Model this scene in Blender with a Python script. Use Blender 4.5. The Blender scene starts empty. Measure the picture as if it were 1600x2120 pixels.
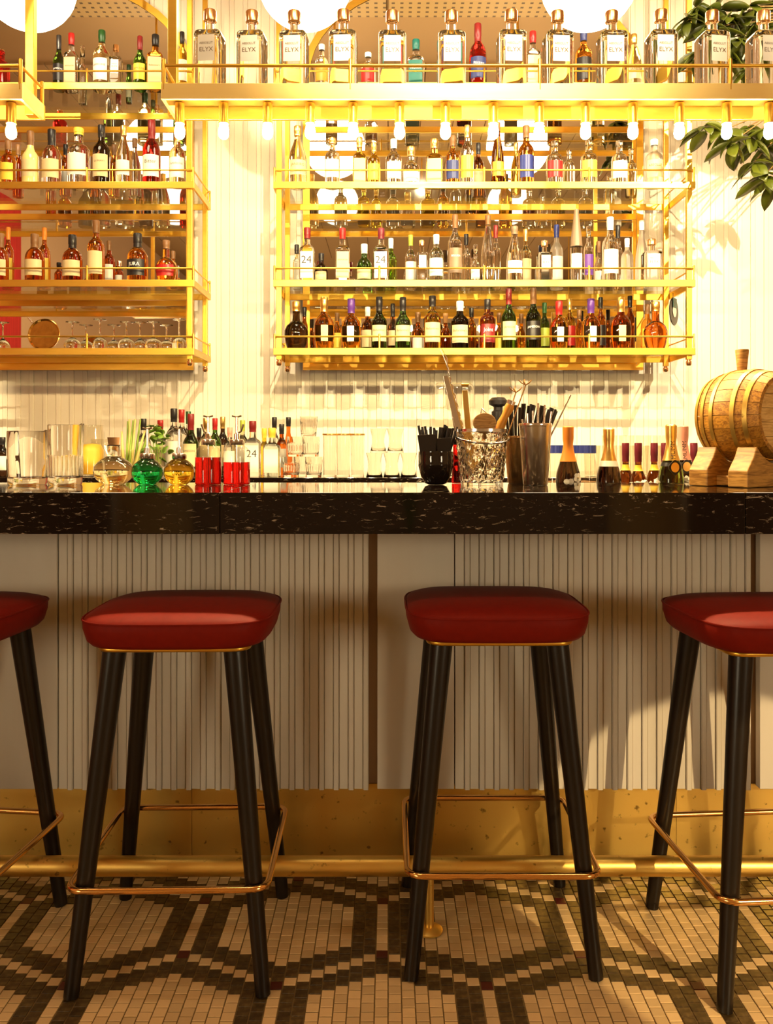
import bpy, bmesh, math, random
from mathutils import Vector, Matrix
random.seed(7)
PI = math.pi
SC = bpy.context.scene
COL = SC.collection

# ------------------------------------------------------------------ camera, world, exposure, room light
F, CX, CY, CAMH = 1750.0, 805.0, 925.0, 1.2        # focal length and vanishing point in photo pixels, eye height in metres
cam = bpy.data.cameras.new('camera')
camo = bpy.data.objects.new('camera', cam); COL.objects.link(camo)
cam.sensor_fit = 'HORIZONTAL'; cam.sensor_width = 36.0; cam.lens = F / 1600 * 36
cam.shift_x = -(CX - 800) / 1600; cam.shift_y = -(1060 - CY) / 1600
cam.clip_start = 0.05; cam.clip_end = 60
camo.location = (0, 0, CAMH); camo.rotation_euler = (PI / 2, 0, 0)
SC.camera = camo
W = bpy.data.worlds.new('world'); SC.world = W; W.use_nodes = True
W.node_tree.nodes['Background'].inputs[0].default_value = (1.0, .8, .55, 1)
W.node_tree.nodes['Background'].inputs[1].default_value = 0.15
SC.view_settings.view_transform = 'Standard'; SC.view_settings.look = 'None'
SC.view_settings.gamma = 1.0; SC.view_settings.use_curve_mapping = False
SC.view_settings.exposure = 0.0
cy = SC.cycles
cy.max_bounces = 10; cy.diffuse_bounces = 3; cy.glossy_bounces = 5; cy.transmission_bounces = 8
cy.transparent_max_bounces = 12; cy.caustics_reflective = False; cy.caustics_refractive = False
cy.sample_clamp_indirect = 6.0; cy.sample_clamp_direct = 0.0; cy.blur_glossy = 0.5
BULB_L, GLOBE_L, ROOM_L, WIN_L, SPOT_W = 1400.0, 19.0, 14.0, 18.0, 1000.0
WARM = (1.0, .76, .38); WARMW = (1.0, .83, .56)
sp = bpy.data.lights.new('sun_patch_light', 'SPOT'); sp.energy = SPOT_W; sp.color = (1, .74, .38)  # added lamp, stands in for sunlight patches on the floor and bar front
sp.spot_size = math.radians(12); sp.spot_blend = 0.10; sp.shadow_soft_size = 0.015
spo = bpy.data.objects.new('sun_patch_light', sp); COL.objects.link(spo)
spo.location = (2.6, -2.2, 2.55)
spo.rotation_euler = (Vector((1.0, 2.0, .10)) - spo.location).to_track_quat('-Z', 'Y').to_euler()

WASH = []                                            # wall-washing spots on the ceiling track over the stools
for wx, tx, w in ((-2.3, -1.9, 1500), (.35, .3, 820), (2.75, 1.75, 1150)):
    wl_ = bpy.data.lights.new('wall_wash_light', 'SPOT'); wl_.energy = w; wl_.color = (1, .82, .53); wl_.spot_size = math.radians(54); wl_.spot_blend = .6; wl_.shadow_soft_size = .02
    wo = bpy.data.objects.new('wall_wash_light', wl_); COL.objects.link(wo); wo.location = (wx, 1.0, 3.95)
    wo.rotation_euler = (Vector((tx, 5.05, 2.05)) - wo.location).to_track_quat('-Z', 'Y').to_euler(); WASH.append(wo)

def X(px, d): return (px - CX) * d / F
def Z(py, d): return CAMH + (CY - py) * d / F

# ------------------------------------------------------------------ materials
def mat(name, col, rough=.5, metal=0., trans=0., ior=1.45, emit=None, es=0., coat=0., spec=.5):
    m = bpy.data.materials.new(name); m.use_nodes = True
    b = m.node_tree.nodes['Principled BSDF']
    b.inputs['Base Color'].default_value = (*col, 1); b.inputs['Roughness'].default_value = rough
    b.inputs['Metallic'].default_value = metal; b.inputs['Transmission Weight'].default_value = trans
    b.inputs['IOR'].default_value = ior; b.inputs['Coat Weight'].default_value = coat
    b.inputs['Coat Roughness'].default_value = .05
    b.inputs['Specular IOR Level'].default_value = spec
    if emit:
        b.inputs['Emission Color'].default_value = (*emit, 1); b.inputs['Emission Strength'].default_value = es
    return m
def nodes(m): return m.node_tree.nodes, m.node_tree.links, m.node_tree.nodes['Principled BSDF']
def vary(m, scale=(1, 1, 1), nscale=12., amt=.25, dark=(0, 0, 0), detail=6., lo=.35, hi=.75, bump=0., rvar=0., dist=0.):
    """noise-driven colour variation, in object coordinates"""
    n, l, b = nodes(m)
    tc = n.new('ShaderNodeTexCoord'); mp = n.new('ShaderNodeMapping'); mp.inputs['Scale'].default_value = scale
    nz = n.new('ShaderNodeTexNoise'); nz.inputs['Scale'].default_value = nscale; nz.inputs['Detail'].default_value = detail
    nz.inputs['Distortion'].default_value = dist
    cr = n.new('ShaderNodeMapRange'); cr.inputs['From Min'].default_value = lo; cr.inputs['From Max'].default_value = hi
    cr.inputs['To Max'].default_value = amt
    mx = n.new('ShaderNodeMix'); mx.data_type = 'RGBA'
    mx.inputs['A'].default_value = b.inputs['Base Color'].default_value; mx.inputs['B'].default_value = (*dark, 1)
    l.new(tc.outputs['Object'], mp.inputs['Vector']); l.new(mp.outputs[0], nz.inputs['Vector'])
    l.new(nz.outputs['Fac'], cr.inputs['Value']); l.new(cr.outputs[0], mx.inputs['Factor'])
    l.new(mx.outputs['Result'], b.inputs['Base Color'])
    if rvar:
        r = n.new('ShaderNodeMapRange'); r.inputs['To Min'].default_value = b.inputs['Roughness'].default_value
        r.inputs['To Max'].default_value = b.inputs['Roughness'].default_value + rvar
        l.new(nz.outputs['Fac'], r.inputs['Value']); l.new(r.outputs[0], b.inputs['Roughness'])
    if bump:
        bp = n.new('ShaderNodeBump'); bp.inputs['Strength'].default_value = bump; bp.inputs['Distance'].default_value = .002
        l.new(nz.outputs['Fac'], bp.inputs['Height']); l.new(bp.outputs[0], b.inputs['Normal'])
    return m
def thin_glass(name, tint=(.96, .99, .96), refl=.09):
    m = bpy.data.materials.new(name); m.use_nodes = True; n = m.node_tree.nodes; l = m.node_tree.links
    n.remove(n['Principled BSDF'])
    t = n.new('ShaderNodeBsdfTransparent'); t.inputs[0].default_value = (*tint, 1)
    g = n.new('ShaderNodeBsdfGlossy'); g.inputs['Roughness'].default_value = .02
    f = n.new('ShaderNodeFresnel'); ge = n.new('ShaderNodeNewGeometry'); ir = n.new('ShaderNodeMapRange')
    ir.inputs['To Min'].default_value = 1.45; ir.inputs['To Max'].default_value = 1 / 1.45        # same reflection from inside and outside the pane
    l.new(ge.outputs['Backfacing'], ir.inputs[0]); l.new(ir.outputs[0], f.inputs[0]); mx = n.new('ShaderNodeMixShader')
    l.new(f.outputs[0], mx.inputs[0]); l.new(t.outputs[0], mx.inputs[1]); l.new(g.outputs[0], mx.inputs[2])
    l.new(mx.outputs[0], n['Material Output'].inputs[0])
    return m
def per_object(m, lo=.75, hi=1.1):
    """small brightness change from piece to piece"""
    n, l, b = nodes(m)
    oi = n.new('ShaderNodeObjectInfo'); mr = n.new('ShaderNodeMapRange'); mr.inputs['To Min'].default_value = lo; mr.inputs['To Max'].default_value = hi
    hs = n.new('ShaderNodeHueSaturation')
    src = b.inputs['Base Color'].links[0].from_socket if b.inputs['Base Color'].links else None
    if src: l.new(src, hs.inputs['Color'])
    else: hs.inputs['Color'].default_value = b.inputs['Base Color'].default_value
    l.new(oi.outputs['Random'], mr.inputs['Value']); l.new(mr.outputs[0], hs.inputs['Value']); l.new(hs.outputs[0], b.inputs['Base Color'])
    return m

BRASS = vary(mat('brass', (.84, .50, .075), .27, 1.), (1, 1, 6), 9, .3, (.56, .30, .03), rvar=.15)
BRASSD = vary(mat('aged_brass', (.82, .54, .13), .30, 1.), (1, 1, 1), 45, .85, (.20, .10, .02), lo=.645, hi=.72, rvar=.2)
COPPER = mat('copper_cap', (.90, .52, .24), .22, 1.)
GOLD = mat('gold_cap', (.95, .66, .20), .3, 1.)
STEEL = mat('steel', (.86, .82, .76), .17, 1.)
SATIN = vary(mat('satin_brass', (.96, .72, .27), .48, 1.), (.6, 6, 6), 5, .25, (.85, .55, .15))
MIRROR = mat('mirror_glass', (.93, .88, .80), .015, 1.)
CREAM = per_object(vary(mat('cream_board', (.84, .72, .56), .45), (1, 1, .4), 5, .2, (.76, .62, .45)), .94, 1.03)
FRONT = per_object(vary(mat('grey_beige_board', (.70, .63, .52), .5), (3, 3, .5), 6, .3, (.58, .50, .39)), .96, 1.03)
CEIL = mat('ceiling_paint', (.38, .23, .10), .7)
REDW = vary(mat('red_curtain', (.45, .015, .012), .8), (8, 8, .2), 6, .6, (.2, .0, .0))
PLASTER = mat('wall_plaster', (.46, .30, .18), .8)
GLASSP = thin_glass('shelf_glass')
WHITE = mat('white_label', (.82, .76, .64), .5)
CREAML = mat('cream_label', (.66, .51, .27), .5)
INK = mat('dark_ink', (.04, .025, .015), .5)
INKG = mat('gold_ink', (.13, .065, .015), .4)
INKW = mat('white_ink', (.92, .88, .80), .5)
BLACKP = mat('black_plastic', (.012, .010, .010), .35)
LEATHER = vary(mat('red_leather', (.20, .010, .004), .55, spec=.12), (1, 1, 1), 60, .35, (.13, .006, .003), bump=.12)
LEGWOOD = vary(mat('black_stained_wood', (.008, .005, .003), .30), (12, 12, .6), 7, .5, (.014, .008, .004))
SOLID = {k: mat(k + '_solid', c, r) for k, c, r in [
    ('black', (.015, .012, .012), .35), ('red', (.36, .014, .012), .35), ('darkred', (.20, .014, .014), .35), ('brown', (.20, .09, .03), .4),
    ('white', (.86, .82, .74), .4), ('blue', (.02, .03, .16), .35), ('purple', (.10, .03, .22), .35), ('green', (.015, .07, .015), .35),
    ('olive', (.32, .36, .04), .4), ('orange', (.80, .26, .03), .4), ('yellow', (.85, .56, .06), .4), ('teal', (.01, .12, .10), .4),
    ('pink', (.80, .36, .26), .4), ('navy', (.03, .04, .14), .4), ('taupe', (.23, .15, .09), .4), ('maroon', (.14, .012, .022), .35),
    ('cork', (.45, .22, .08), .8)]}
SOLID['gold'] = GOLD; SOLID['copper'] = COPPER; SOLID['clear'] = None; SOLID['steel'] = STEEL
def glass(name, c, r=.0): return mat(name + '_glass', c, r, 0, 1., 1.45)
GL = {k: glass(k, c) for k, c in [
    ('clear', (.97, .95, .90)), ('straw', (.97, .86, .52)), ('yellow', (.96, .66, .06)), ('amber', (.90, .38, .04)), ('deep', (.68, .17, .016)),
    ('brown', (.32, .085, .012)), ('dark', (.05, .022, .010)), ('green', (.10, .28, .035)), ('darkgreen', (.055, .10, .012)), ('lime', (.35, .62, .06)),
    ('red', (.62, .010, .008)), ('bluish', (.80, .90, .88)), ('pinkish', (.95, .72, .58)), ('emerald', (.01, .42, .10)), ('redliq', (.42, .008, .005)),
    ('champ', (.30, .42, .05)), ('black', (.012, .008, .006))]}
GL['frost'] = glass('frost', (.97, .94, .86), .35)
GL['cream'] = mat('cream_liqueur_glass', (.85, .66, .24), .15, 0, 0, coat=.6)
GL['clear'].name = 'clear_glass'
TUMB = thin_glass('tumbler_glass', (.97, .96, .92))
def emitter(name, c, s): return mat(name, (0, 0, 0), .5, emit=c, es=s)
BULBM = emitter('bulb_light', WARM, BULB_L); GLOBEM = emitter('globe_light', WARMW, GLOBE_L); GLOBER = emitter('room_globe_light', WARMW, ROOM_L)
WINM = emitter('window_daylight', (1, .84, .56), WIN_L)

def marble():
    m = mat('black_marble', (.012, .008, .006), .05); n, l, b = nodes(m)
    tc = n.new('ShaderNodeTexCoord'); mp = n.new('ShaderNodeMapping'); mp.inputs['Scale'].default_value = (1, 1.2, 3.6)
    a = n.new('ShaderNodeTexNoise'); a.inputs['Scale'].default_value = 30; a.inputs['Detail'].default_value = 12; a.inputs['Roughness'].default_value = .72; a.inputs['Distortion'].default_value = .6
    c = n.new('ShaderNodeTexNoise'); c.inputs['Scale'].default_value = 2.6; c.inputs['Detail'].default_value = 4
    ra = n.new('ShaderNodeMapRange'); ra.inputs['From Min'].default_value = .575; ra.inputs['From Max'].default_value = .66
    rc = n.new('ShaderNodeMapRange'); rc.inputs['From Min'].default_value = .36; rc.inputs['From Max'].default_value = .58
    mu = n.new('ShaderNodeMath'); mu.operation = 'MULTIPLY'
    mx = n.new('ShaderNodeMix'); mx.data_type = 'RGBA'; mx.inputs['A'].default_value = (.006, .003, .002, 1); mx.inputs['B'].default_value = (.60, .48, .34, 1)
    l.new(tc.outputs['Object'], mp.inputs[0]); l.new(mp.outputs[0], a.inputs[0]); l.new(mp.outputs[0], c.inputs[0])
    l.new(a.outputs[0], ra.inputs[0]); l.new(c.outputs[0], rc.inputs[0]); l.new(ra.outputs[0], mu.inputs[0]); l.new(rc.outputs[0], mu.inputs[1])
    l.new(mu.outputs[0], mx.inputs['Factor']); l.new(mx.outputs['Result'], b.inputs['Base Color'])
    return m
MARBLE = marble()
def oak(name, c, d, sc=(1.5, 1.5, 14)):
    m = mat(name, c, .45); n, l, b = nodes(m)
    tc = n.new('ShaderNodeTexCoord'); mp = n.new('ShaderNodeMapping'); mp.inputs['Scale'].default_value = sc
    w = n.new('ShaderNodeTexNoise'); w.inputs['Scale'].default_value = 9; w.inputs['Detail'].default_value = 8; w.inputs['Distortion'].default_value = 1.2
    r = n.new('ShaderNodeMapRange'); r.inputs['From Min'].default_value = .4; r.inputs['From Max'].default_value = .65
    mx = n.new('ShaderNodeMix'); mx.data_type = 'RGBA'; mx.inputs['A'].default_value = (*c, 1); mx.inputs['B'].default_value = (*d, 1)
    l.new(tc.outputs['Object'], mp.inputs[0]); l.new(mp.outputs[0], w.inputs[0]); l.new(w.outputs[0], r.inputs[0]); l.new(r.outputs[0], mx.inputs['Factor'])
    l.new(mx.outputs['Result'], b.inputs['Base Color'])
    return m
OAK = per_object(oak('oak_stave', (.62, .29, .035), (.28, .105, .012), (14, 1.5, 14)), .8, 1.15)
OAKL = oak('oak_head', (.86, .58, .20), (.62, .34, .09), (2, 2, 14))
OAKS = oak('oak_stand', (.62, .32, .07), (.28, .12, .02), (1.2, 2, 12))

# ------------------------------------------------------------------ mesh helpers
class MB:
    def __init__(s): s.v = []; s.f = []; s.mi = []; s.cur = 0
    def add(s, vs, fs):
        o = len(s.v); s.v += [tuple(v) for v in vs]; s.f += [tuple(i + o for i in f) for f in fs]; s.mi += [s.cur] * len(fs); return s
    def box(s, x0, x1, y0, y1, z0, z1):
        return s.add([(x0, y0, z0), (x1, y0, z0), (x1, y1, z0), (x0, y1, z0), (x0, y0, z1), (x1, y0, z1), (x1, y1, z1), (x0, y1, z1)],
                     [(0, 3, 2, 1), (4, 5, 6, 7), (0, 1, 5, 4), (1, 2, 6, 5), (2, 3, 7, 6), (3, 0, 4, 7)])
    def rings(s, rs, closed=True, cap0=True, cap1=True):
        n = len(rs[0]); vs = [p for r in rs for p in r]; fs = []
        for i in range(len(rs) - 1):
            for j in range(n if closed else n - 1):
                k = (j + 1) % n
                fs.append((i * n + j, i * n + k, (i + 1) * n + k, (i + 1) * n + j))
        if cap0: fs.append(tuple(reversed(range(n))))
        if cap1: fs.append(tuple(range((len(rs) - 1) * n, len(rs) * n)))
        return s.add(vs, fs)
    def lathe(s, prof, seg=20, c=(0, 0, 0), caps=True):
        """prof: (radius, z) pairs"""
        return s.rings([[(c[0] + r * math.cos(2 * PI * j / seg), c[1] + r * math.sin(2 * PI * j / seg), c[2] + z) for j in range(seg)] for r, z in prof], True, caps, caps)
    def loft(s, secs, seg=28):
        """secs: (z, hx, hy, exponent); superellipse sections, vertex 0 at +x, going anticlockwise"""
        rs = []
        for z, hx, hy, n in secs:
            ring = []
            for j in range(seg):
                a = 2 * PI * (j + .5) / seg; ca, sa = math.cos(a), math.sin(a)
                ring.append((hx * math.copysign(abs(ca) ** (2 / n), ca), hy * math.copysign(abs(sa) ** (2 / n), sa), z))
            rs.append(ring)
        return s.rings(rs)
    def tube(s, pts, r, seg=8, closed=False, r1=None):
        pts = [Vector(p) for p in pts]; n = len(pts); rs = []
        up = None
        for i, p in enumerate(pts):
            if closed: t = (pts[(i + 1) % n] - pts[i - 1]).normalized()
            else: t = (pts[min(i + 1, n - 1)] - pts[max(i - 1, 0)]).normalized()
            if up is None: up = Vector((0, 0, 1)) if abs(t.z) < .9 else Vector((1, 0, 0))
            a = t.cross(up); a.normalize(); b = a.cross(t); b.normalize(); up = b
            rr = r if r1 is None else r + (r1 - r) * i / (n - 1)
            rs.append([p + a * rr * math.cos(2 * PI * j / seg) + b * rr * math.sin(2 * PI * j / seg) for j in range(seg)])
        if closed: rs.append(rs[0])
        return s.rings(rs, True, not closed, not closed)
    def build(s, name, m, parent=None, smooth=None, loc=None, bevel=0.):
        me = bpy.data.meshes.new(name); me.from_pydata(s.v, [], s.f)
        for mm in (m if isinstance(m, (list, tuple)) else [m]): me.materials.append(mm)
        if isinstance(m, (list, tuple)):
            for p, k in zip(me.polygons, s.mi): p.material_index = k
        bm = bmesh.new(); bm.from_mesh(me); bmesh.ops.recalc_face_normals(bm, faces=bm.faces); bm.to_mesh(me); bm.free()
        if smooth is not None:
            me.polygons.foreach_set('use_smooth', [True] * len(me.polygons)); me.set_sharp_from_angle(angle=math.radians(smooth))
        o = bpy.data.objects.new(name, me); COL.objects.link(o)
        if parent: o.parent = parent
        if loc: o.location = loc
        if bevel:
            b = o.modifiers.new('bevel', 'BEVEL'); b.width = bevel; b.segments = 2; b.limit_method = 'ANGLE'
        return o
def share(name, me, parent, loc=(0, 0, 0), rot=(0, 0, 0), scale=None):
    o = bpy.data.objects.new(name, me); COL.objects.link(o); o.parent = parent; o.location = loc; o.rotation_euler = rot
    if scale: o.scale = scale
    return o
def tag(o, label=None, cat=None, group=None, kind=None):
    if label: o['label'] = label
    if cat: o['category'] = cat
    if group: o['group'] = group
    if kind: o['kind'] = kind
    return o
def thing(name, loc, label, cat, group=None, rz=0):
    o = bpy.data.objects.new(name, None); COL.objects.link(o); o.empty_display_size = .05
    o.location = loc; o.rotation_euler = (0, 0, rz); return tag(o, label, cat, group)
ORD = 'first second third fourth fifth sixth seventh eighth ninth tenth eleventh twelfth thirteenth fourteenth fifteenth'.split()

_T = {}
def text_geo(s):
    """flat outline of a word, one unit high, centred; triangles"""
    if s not in _T:
        cu = bpy.data.curves.new('t', 'FONT'); cu.body = s; cu.size = 1.0; cu.align_x = 'CENTER'; cu.align_y = 'CENTER'; cu.resolution_u = 2
        o = bpy.data.objects.new('t', cu); COL.objects.link(o)
        dg = bpy.context.evaluated_depsgraph_get(); me = bpy.data.meshes.new_from_object(o.evaluated_get(dg))
        vs = [(v.co.x, v.co.y) for v in me.vertices]; fs = [tuple(p.vertices) for p in me.polygons]
        bpy.data.objects.remove(o); bpy.data.curves.remove(cu); bpy.data.meshes.remove(me)
        w = max(v[0] for v in vs) - min(v[0] for v in vs) if vs else 1
        _T[s] = (vs, fs, w)
    return _T[s]

# ------------------------------------------------------------------ room shell
RX, RY0, RY1, RH = 3.7, -6.0, 5.10, 4.30
floor = MB().box(-RX, RX, RY0, RY1, -.05, 0.0).build('floor', vary(mat('tile_grout', (.26, .165, .065), .7), (1, 1, 1), 40, .4, (.16, .10, .04))); tag(floor, kind='structure')
tw = .0293; V0X, V0D = -.0164, 2.2317
TL = [vary(mat('white_marble_tile', (.84, .57, .27), .35), (1, 1, 1), 30, .2, (.66, .41, .16))]
TD = [vary(mat('dark_marble_tile', (.060, .034, .011), .35), (1, 1, 1), 70, .7, (.17, .105, .035), lo=.45, hi=.7)]
TR = mat('red_marble_tile', (.085, .010, .006), .3)
per_object(TL[0], .82, 1.08); per_object(TD[0], .65, 1.35)
def isl(m, lo, hi):                                   # the same change of tone per tile inside one joined mesh
    n, l, b = nodes(m); g = n.new('ShaderNodeNewGeometry'); mr = n.new('ShaderNodeMapRange'); mr.inputs['To Min'].default_value = lo; mr.inputs['To Max'].default_value = hi
    hs = n.new('ShaderNodeHueSaturation'); src = b.inputs['Base Color'].links[0].from_socket
    l.new(src, hs.inputs['Color']); l.new(g.outputs['Random Per Island'], mr.inputs[0]); l.new(mr.outputs[0], hs.inputs['Value']); l.new(hs.outputs[0], b.inputs['Base Color']); return m
TL2 = isl(vary(mat('white_marble_tile_field', (.84, .57, .27), .35), (1, 1, 1), 30, .2, (.66, .41, .16)), .82, 1.08)
TD2 = isl(vary(mat('dark_marble_tile_field', (.060, .034, .011), .35), (1, 1, 1), 70, .7, (.17, .105, .035), lo=.45, hi=.7), .65, 1.35)
def tile_kind(c, r):
    m = abs(((c + 8) % 16) - 8); rr = r % 24
    for a, q in ((8, 1), (24, -1), (0, -1)):
        db = rr - (a + q * m / 2)
        if abs(db) < .3:
            return 2 if m in (0, 8) else 0
    if 0 <= rr <= 8 and m <= 2: return 0 if m == 0 else 1
    if 12 <= rr <= 20 and m >= 6: return 0 if m == 8 else 1
    for a, q in ((8, 1), (24, -1), (0, -1)):
        if abs(rr - (a + q * m / 2)) < 2.3: return 1
    return 0
def tile_me(m):
    h = tw / 2 - .0014; e = .0008
    mb = MB().rings([[(-h, -h, 0), (h, -h, 0), (h, h, 0), (-h, h, 0)], [(-h, -h, .0014), (h, -h, .0014), (h, h, .0014), (-h, h, .0014)],
                     [(-h + e, -h + e, .0019), (h - e, -h + e, .0019), (h - e, h - e, .0019), (-h + e, h - e, .0019)]], True, False, True)
    o = mb.build('tile', m); me = o.data; bpy.data.objects.remove(o); return me
TM = [tile_me(TL[0]), tile_me(TD[0]), tile_me(TR)]
tiles = []
for c in range(-56, 58):
    for k in range(-6, 40):
        r = k + (.5 if c % 2 else 0); x = V0X + c * tw; d = V0D - r * tw
        if d > 2.395 or d < 1.2: continue
        tiles.append((d, x, c, r))
vis = sorted([t for t in tiles if t[0] > 1.765 and abs(X(800, t[0]) - t[1]) < 795 * t[0] / F], key=lambda t: t[0])
one = set((t[2], t[3]) for t in vis[:298])
field = MB()
for d, x, c, r in tiles:
    kd = tile_kind(c, r); jz = random.uniform(-.0004, .0004); jr = random.uniform(-.02, .02)
    if (c, r) in one: share('tile', TM[kd], floor, (x, d, jz), (0, 0, jr))
    else:
        field.cur = kd; me = TM[kd]
        field.add([(x + v.co.x, d + v.co.y, v.co.z + jz) for v in me.vertices], [tuple(p.vertices) for p in me.polygons])
tag(field.build('tile_field', [TL2, TD2, TR], floor), kind='stuff')

def struct(name, mb, m, **k): return tag(mb.build(name, m, **k), kind='structure')
wb = struct('wall_back', MB().box(-RX, RX, RY1, RY1 + .1, 0, RH), CREAM)
struct('wall_right', MB().box(RX, RX + .1, RY0, RY1, 0, RH), PLASTER)
wl = struct('wall_left', MB().box(-RX - .1, -RX, RY0, RY1, 0, RH), PLASTER)
struct('wall_front', MB().box(-RX, RX, RY0 - .1, RY0, 0, RH), PLASTER)
# boards of the back wall: wide and narrow in turn
def board_me(w, t, h, m, name='board'):
    o = MB().rings([[(-w / 2, 0, 0), (w / 2, 0, 0), (w / 2, 0, h), (-w / 2, 0, h)], [(-w / 2, -t + .002, 0), (w / 2, -t + .002, 0), (w / 2, -t + .002, h), (-w / 2, -t + .002, h)],
                    [(-w / 2 + .002, -t, 0), (w / 2 - .002, -t, 0), (w / 2 - .002, -t, h), (-w / 2 + .002, -t, h)]], True, False, True).build(name, m)
    me = o.data; bpy.data.objects.remove(o); return me
bw, bn = board_me(.0520, .035, 3.2, CREAM), board_me(.0272, .040, 3.2, CREAM)
k = -30
while -.9 + k * .080 < 3.1:
    x = -.9 + k * .080
    if x > -2.75:
        share('board', bw, wb, (x, RY1, 1.0)); share('board', bn, wb, (x + .040, RY1, 1.0))
    k += 1
# ceiling: plank lined, with a perforated strip over the back bar
ce = struct('ceiling', MB().box(-RX, RX, RY0, RY1, RH, RH + .1), CEIL)
cp = board_me(.30, .02, 7.0, CEIL)
for i in range(24):
    o = share('plank', cp, ce, (-3.55 + i * .308, RY0 + .5, RH), (-PI / 2, 0, 0)); o.rotation_euler = (PI / 2, 0, 0); o.location = (-3.55 + i * .308, 3.2, RH)
def perforated():
    m = mat('perforated_metal', (.42, .27, .11), .5); n, l, b = nodes(m)
    tc = n.new('ShaderNodeTexCoord'); br = n.new('ShaderNodeTexBrick'); br.offset = 0; br.inputs['Scale'].default_value = 1
    br.inputs['Brick Width'].default_value = .06; br.inputs['Row Height'].default_value = .06; br.inputs['Mortar Size'].default_value = .02
    br.inputs['Color1'].default_value = (.10, .06, .03, 1); br.inputs['Color2'].default_value = (.10, .06, .03, 1); br.inputs['Mortar'].default_value = (.42, .27, .11, 1)
    l.new(tc.outputs['Object'], br.inputs[0]); l.new(br.outputs[0], b.inputs['Base Color']); return m
PERF = perforated()
for i in range(6):
    MB().box(-3.6 + i * 1.2, -2.42 + i * 1.2, 3.98, 4.95, RH - .03, RH - .005).build('perforated_panel', PERF, ce)
# red padded hanging on the left wall, daylight windows in the wall behind the viewer: both show in the mirrors
for i in range(3):
    mb = MB(); y0 = 1.56 + i * .55
    mb.rings([[(-RX, y0 + .55 * j / 10, zz) for j in range(11)] + [(-RX + .02 + .03 * math.sin(PI * j / 10) ** .5, y0 + .55 * j / 10, zz) for j in range(10, -1, -1)] for zz in (.05, 3.6)])
    mb.build('red_panel', REDW, wl, smooth=40)
for i, sx in enumerate((-1, 1)):
    wy0, wy1, wz0, wz1 = -3.5, -1.7, .95, 2.15
    a, c = sorted((sx * RX, sx * (RX - .05)))
    mb = MB().box(a, c, wy0, wy1, wz0, wz0 + .05).box(a, c, wy0, wy1, wz1 - .05, wz1)
    for y in (wy0, -2.625, wy1 - .05): mb.box(a, c, y, y + .05, wz0 + .05, wz1 - .05)
    w = struct('window_%d' % (i + 1), mb, SOLID['white'])
    for y0, y1 in ((wy0 + .05, -2.625), (-2.575, wy1 - .05)):
        MB().box(*sorted((sx * (RX - .002), sx * (RX - .02))), y0, y1, wz0 + .05, wz1 - .05).build('pane', WINM, w)

# ------------------------------------------------------------------ mirrors behind the racks
def arch_pts(x0, x1, z0, zs, rise, n=24):
    cx, hw = (x0 + x1) / 2, (x1 - x0) / 2
    return [(x0, z0)] + [(cx - hw * math.cos(PI * i / n), zs + rise * math.sin(PI * i / n)) for i in range(n + 1)] + [(x1, z0)]
def mirror(x0, x1, label):
    t = thing('arched_mirror', ((x0 + x1) / 2, 5.04, 1.66), label, 'mirror', 'arched mirrors behind the racks')
    def loc(p): return [(x - t.location.x, y, z - 1.66) for x, y, z in p]
    p = arch_pts(x0, x1, 1.69, 3.41, .57)
    MB().rings([loc([(x, -.03, z) for x, z in p]), loc([(x, 0, z) for x, z in p])]).build('glass', MIRROR, t)
    q = arch_pts(x0 - .04, x1 + .04, 1.655, 3.41, .615)
    mb = MB(); n = len(p)
    rs = [loc([(x, -.035, z) for x, z in p]), loc([(x, -.035, z) for x, z in q]), loc([(x, 0, z) for x, z in q])]
    mb.rings(rs, True, False, False); mb.build('frame', BRASS, t, smooth=30)
mirror(-.469, 1.466, 'arched mirror behind the plant-side bottle rack')
mirror(-3.1, -1.20, 'arched mirror behind the rack that holds the stemware')

# ------------------------------------------------------------------ back-bar racks
RF, RB = 4.50, 4.90
SH = {'T': 3.136, 'A': 2.609, 'B': 2.087, 'C': 1.7246}
def rack(x0, x1, name, label, ends):
    t = thing(name, (x0, RF, 1.60), label, 'shelf rack')
    L = x1 - x0; D = RB - RF
    def at(z): return z - 1.60
    for px_ in ends:
        for dy in (.012, D - .012):
            MB().box(px_ - .014, px_ + .014, dy - .012, dy + .012, at(1.665), at(RH)).build('post', BRASS, t, bevel=.002)
            MB().lathe([(.010, 0), (.015, .006), (.015, .022), (.010, .026), (.010, .034)], 12, (px_, dy, at(1.633))).build('foot', COPPER, t, smooth=40)
    for key, z in SH.items():
        h = .036; zz = at(z)
        MB().box(-.028, L + .028, -.012, 0, zz - h, zz).build('front_rim', BRASS, t, bevel=.0015)
        MB().box(-.028, L + .028, D, D + .012, zz - h, zz).build('back_rim', BRASS, t, bevel=.0015)
        for xx in (-.028, L + .016): MB().box(xx, xx + .012, 0, D, zz - h, zz).build('end_rim', BRASS, t, bevel=.0015)
        MB().box(-.014, L + .014, .002, D - .002, zz - .010, zz - .001).build('glass_shelf', GLASSP, t)
        zr = zz + .062
        MB().tube([(-.022, -.006, zr), (L + .022, -.006, zr)], .005, 8).build('rail', BRASS, t, smooth=40)
        for xx in (-.022, L + .022): MB().tube([(xx, -.006, zr), (xx, D + .006, zr)], .004, 8).build('end_rail', BRASS, t, smooth=40)
        n = max(1, round(L / .549))
        for i in range(n + 1):
            xx = -.022 + (L + .044) * i / n
            MB().lathe([(.006, zz - .03), (.006, zz + .074), (.004, zz + .077)], 10, (xx, -.006, 0)).build('rail_post', BRASS, t, smooth=40)
        for xx in (-.022, L + .022): MB().lathe([(.006, zz - .03), (.006, zz + .074), (.004, zz + .077)], 10, (xx, D + .006, 0)).build('rail_post', BRASS, t, smooth=40)
    return t
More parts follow.
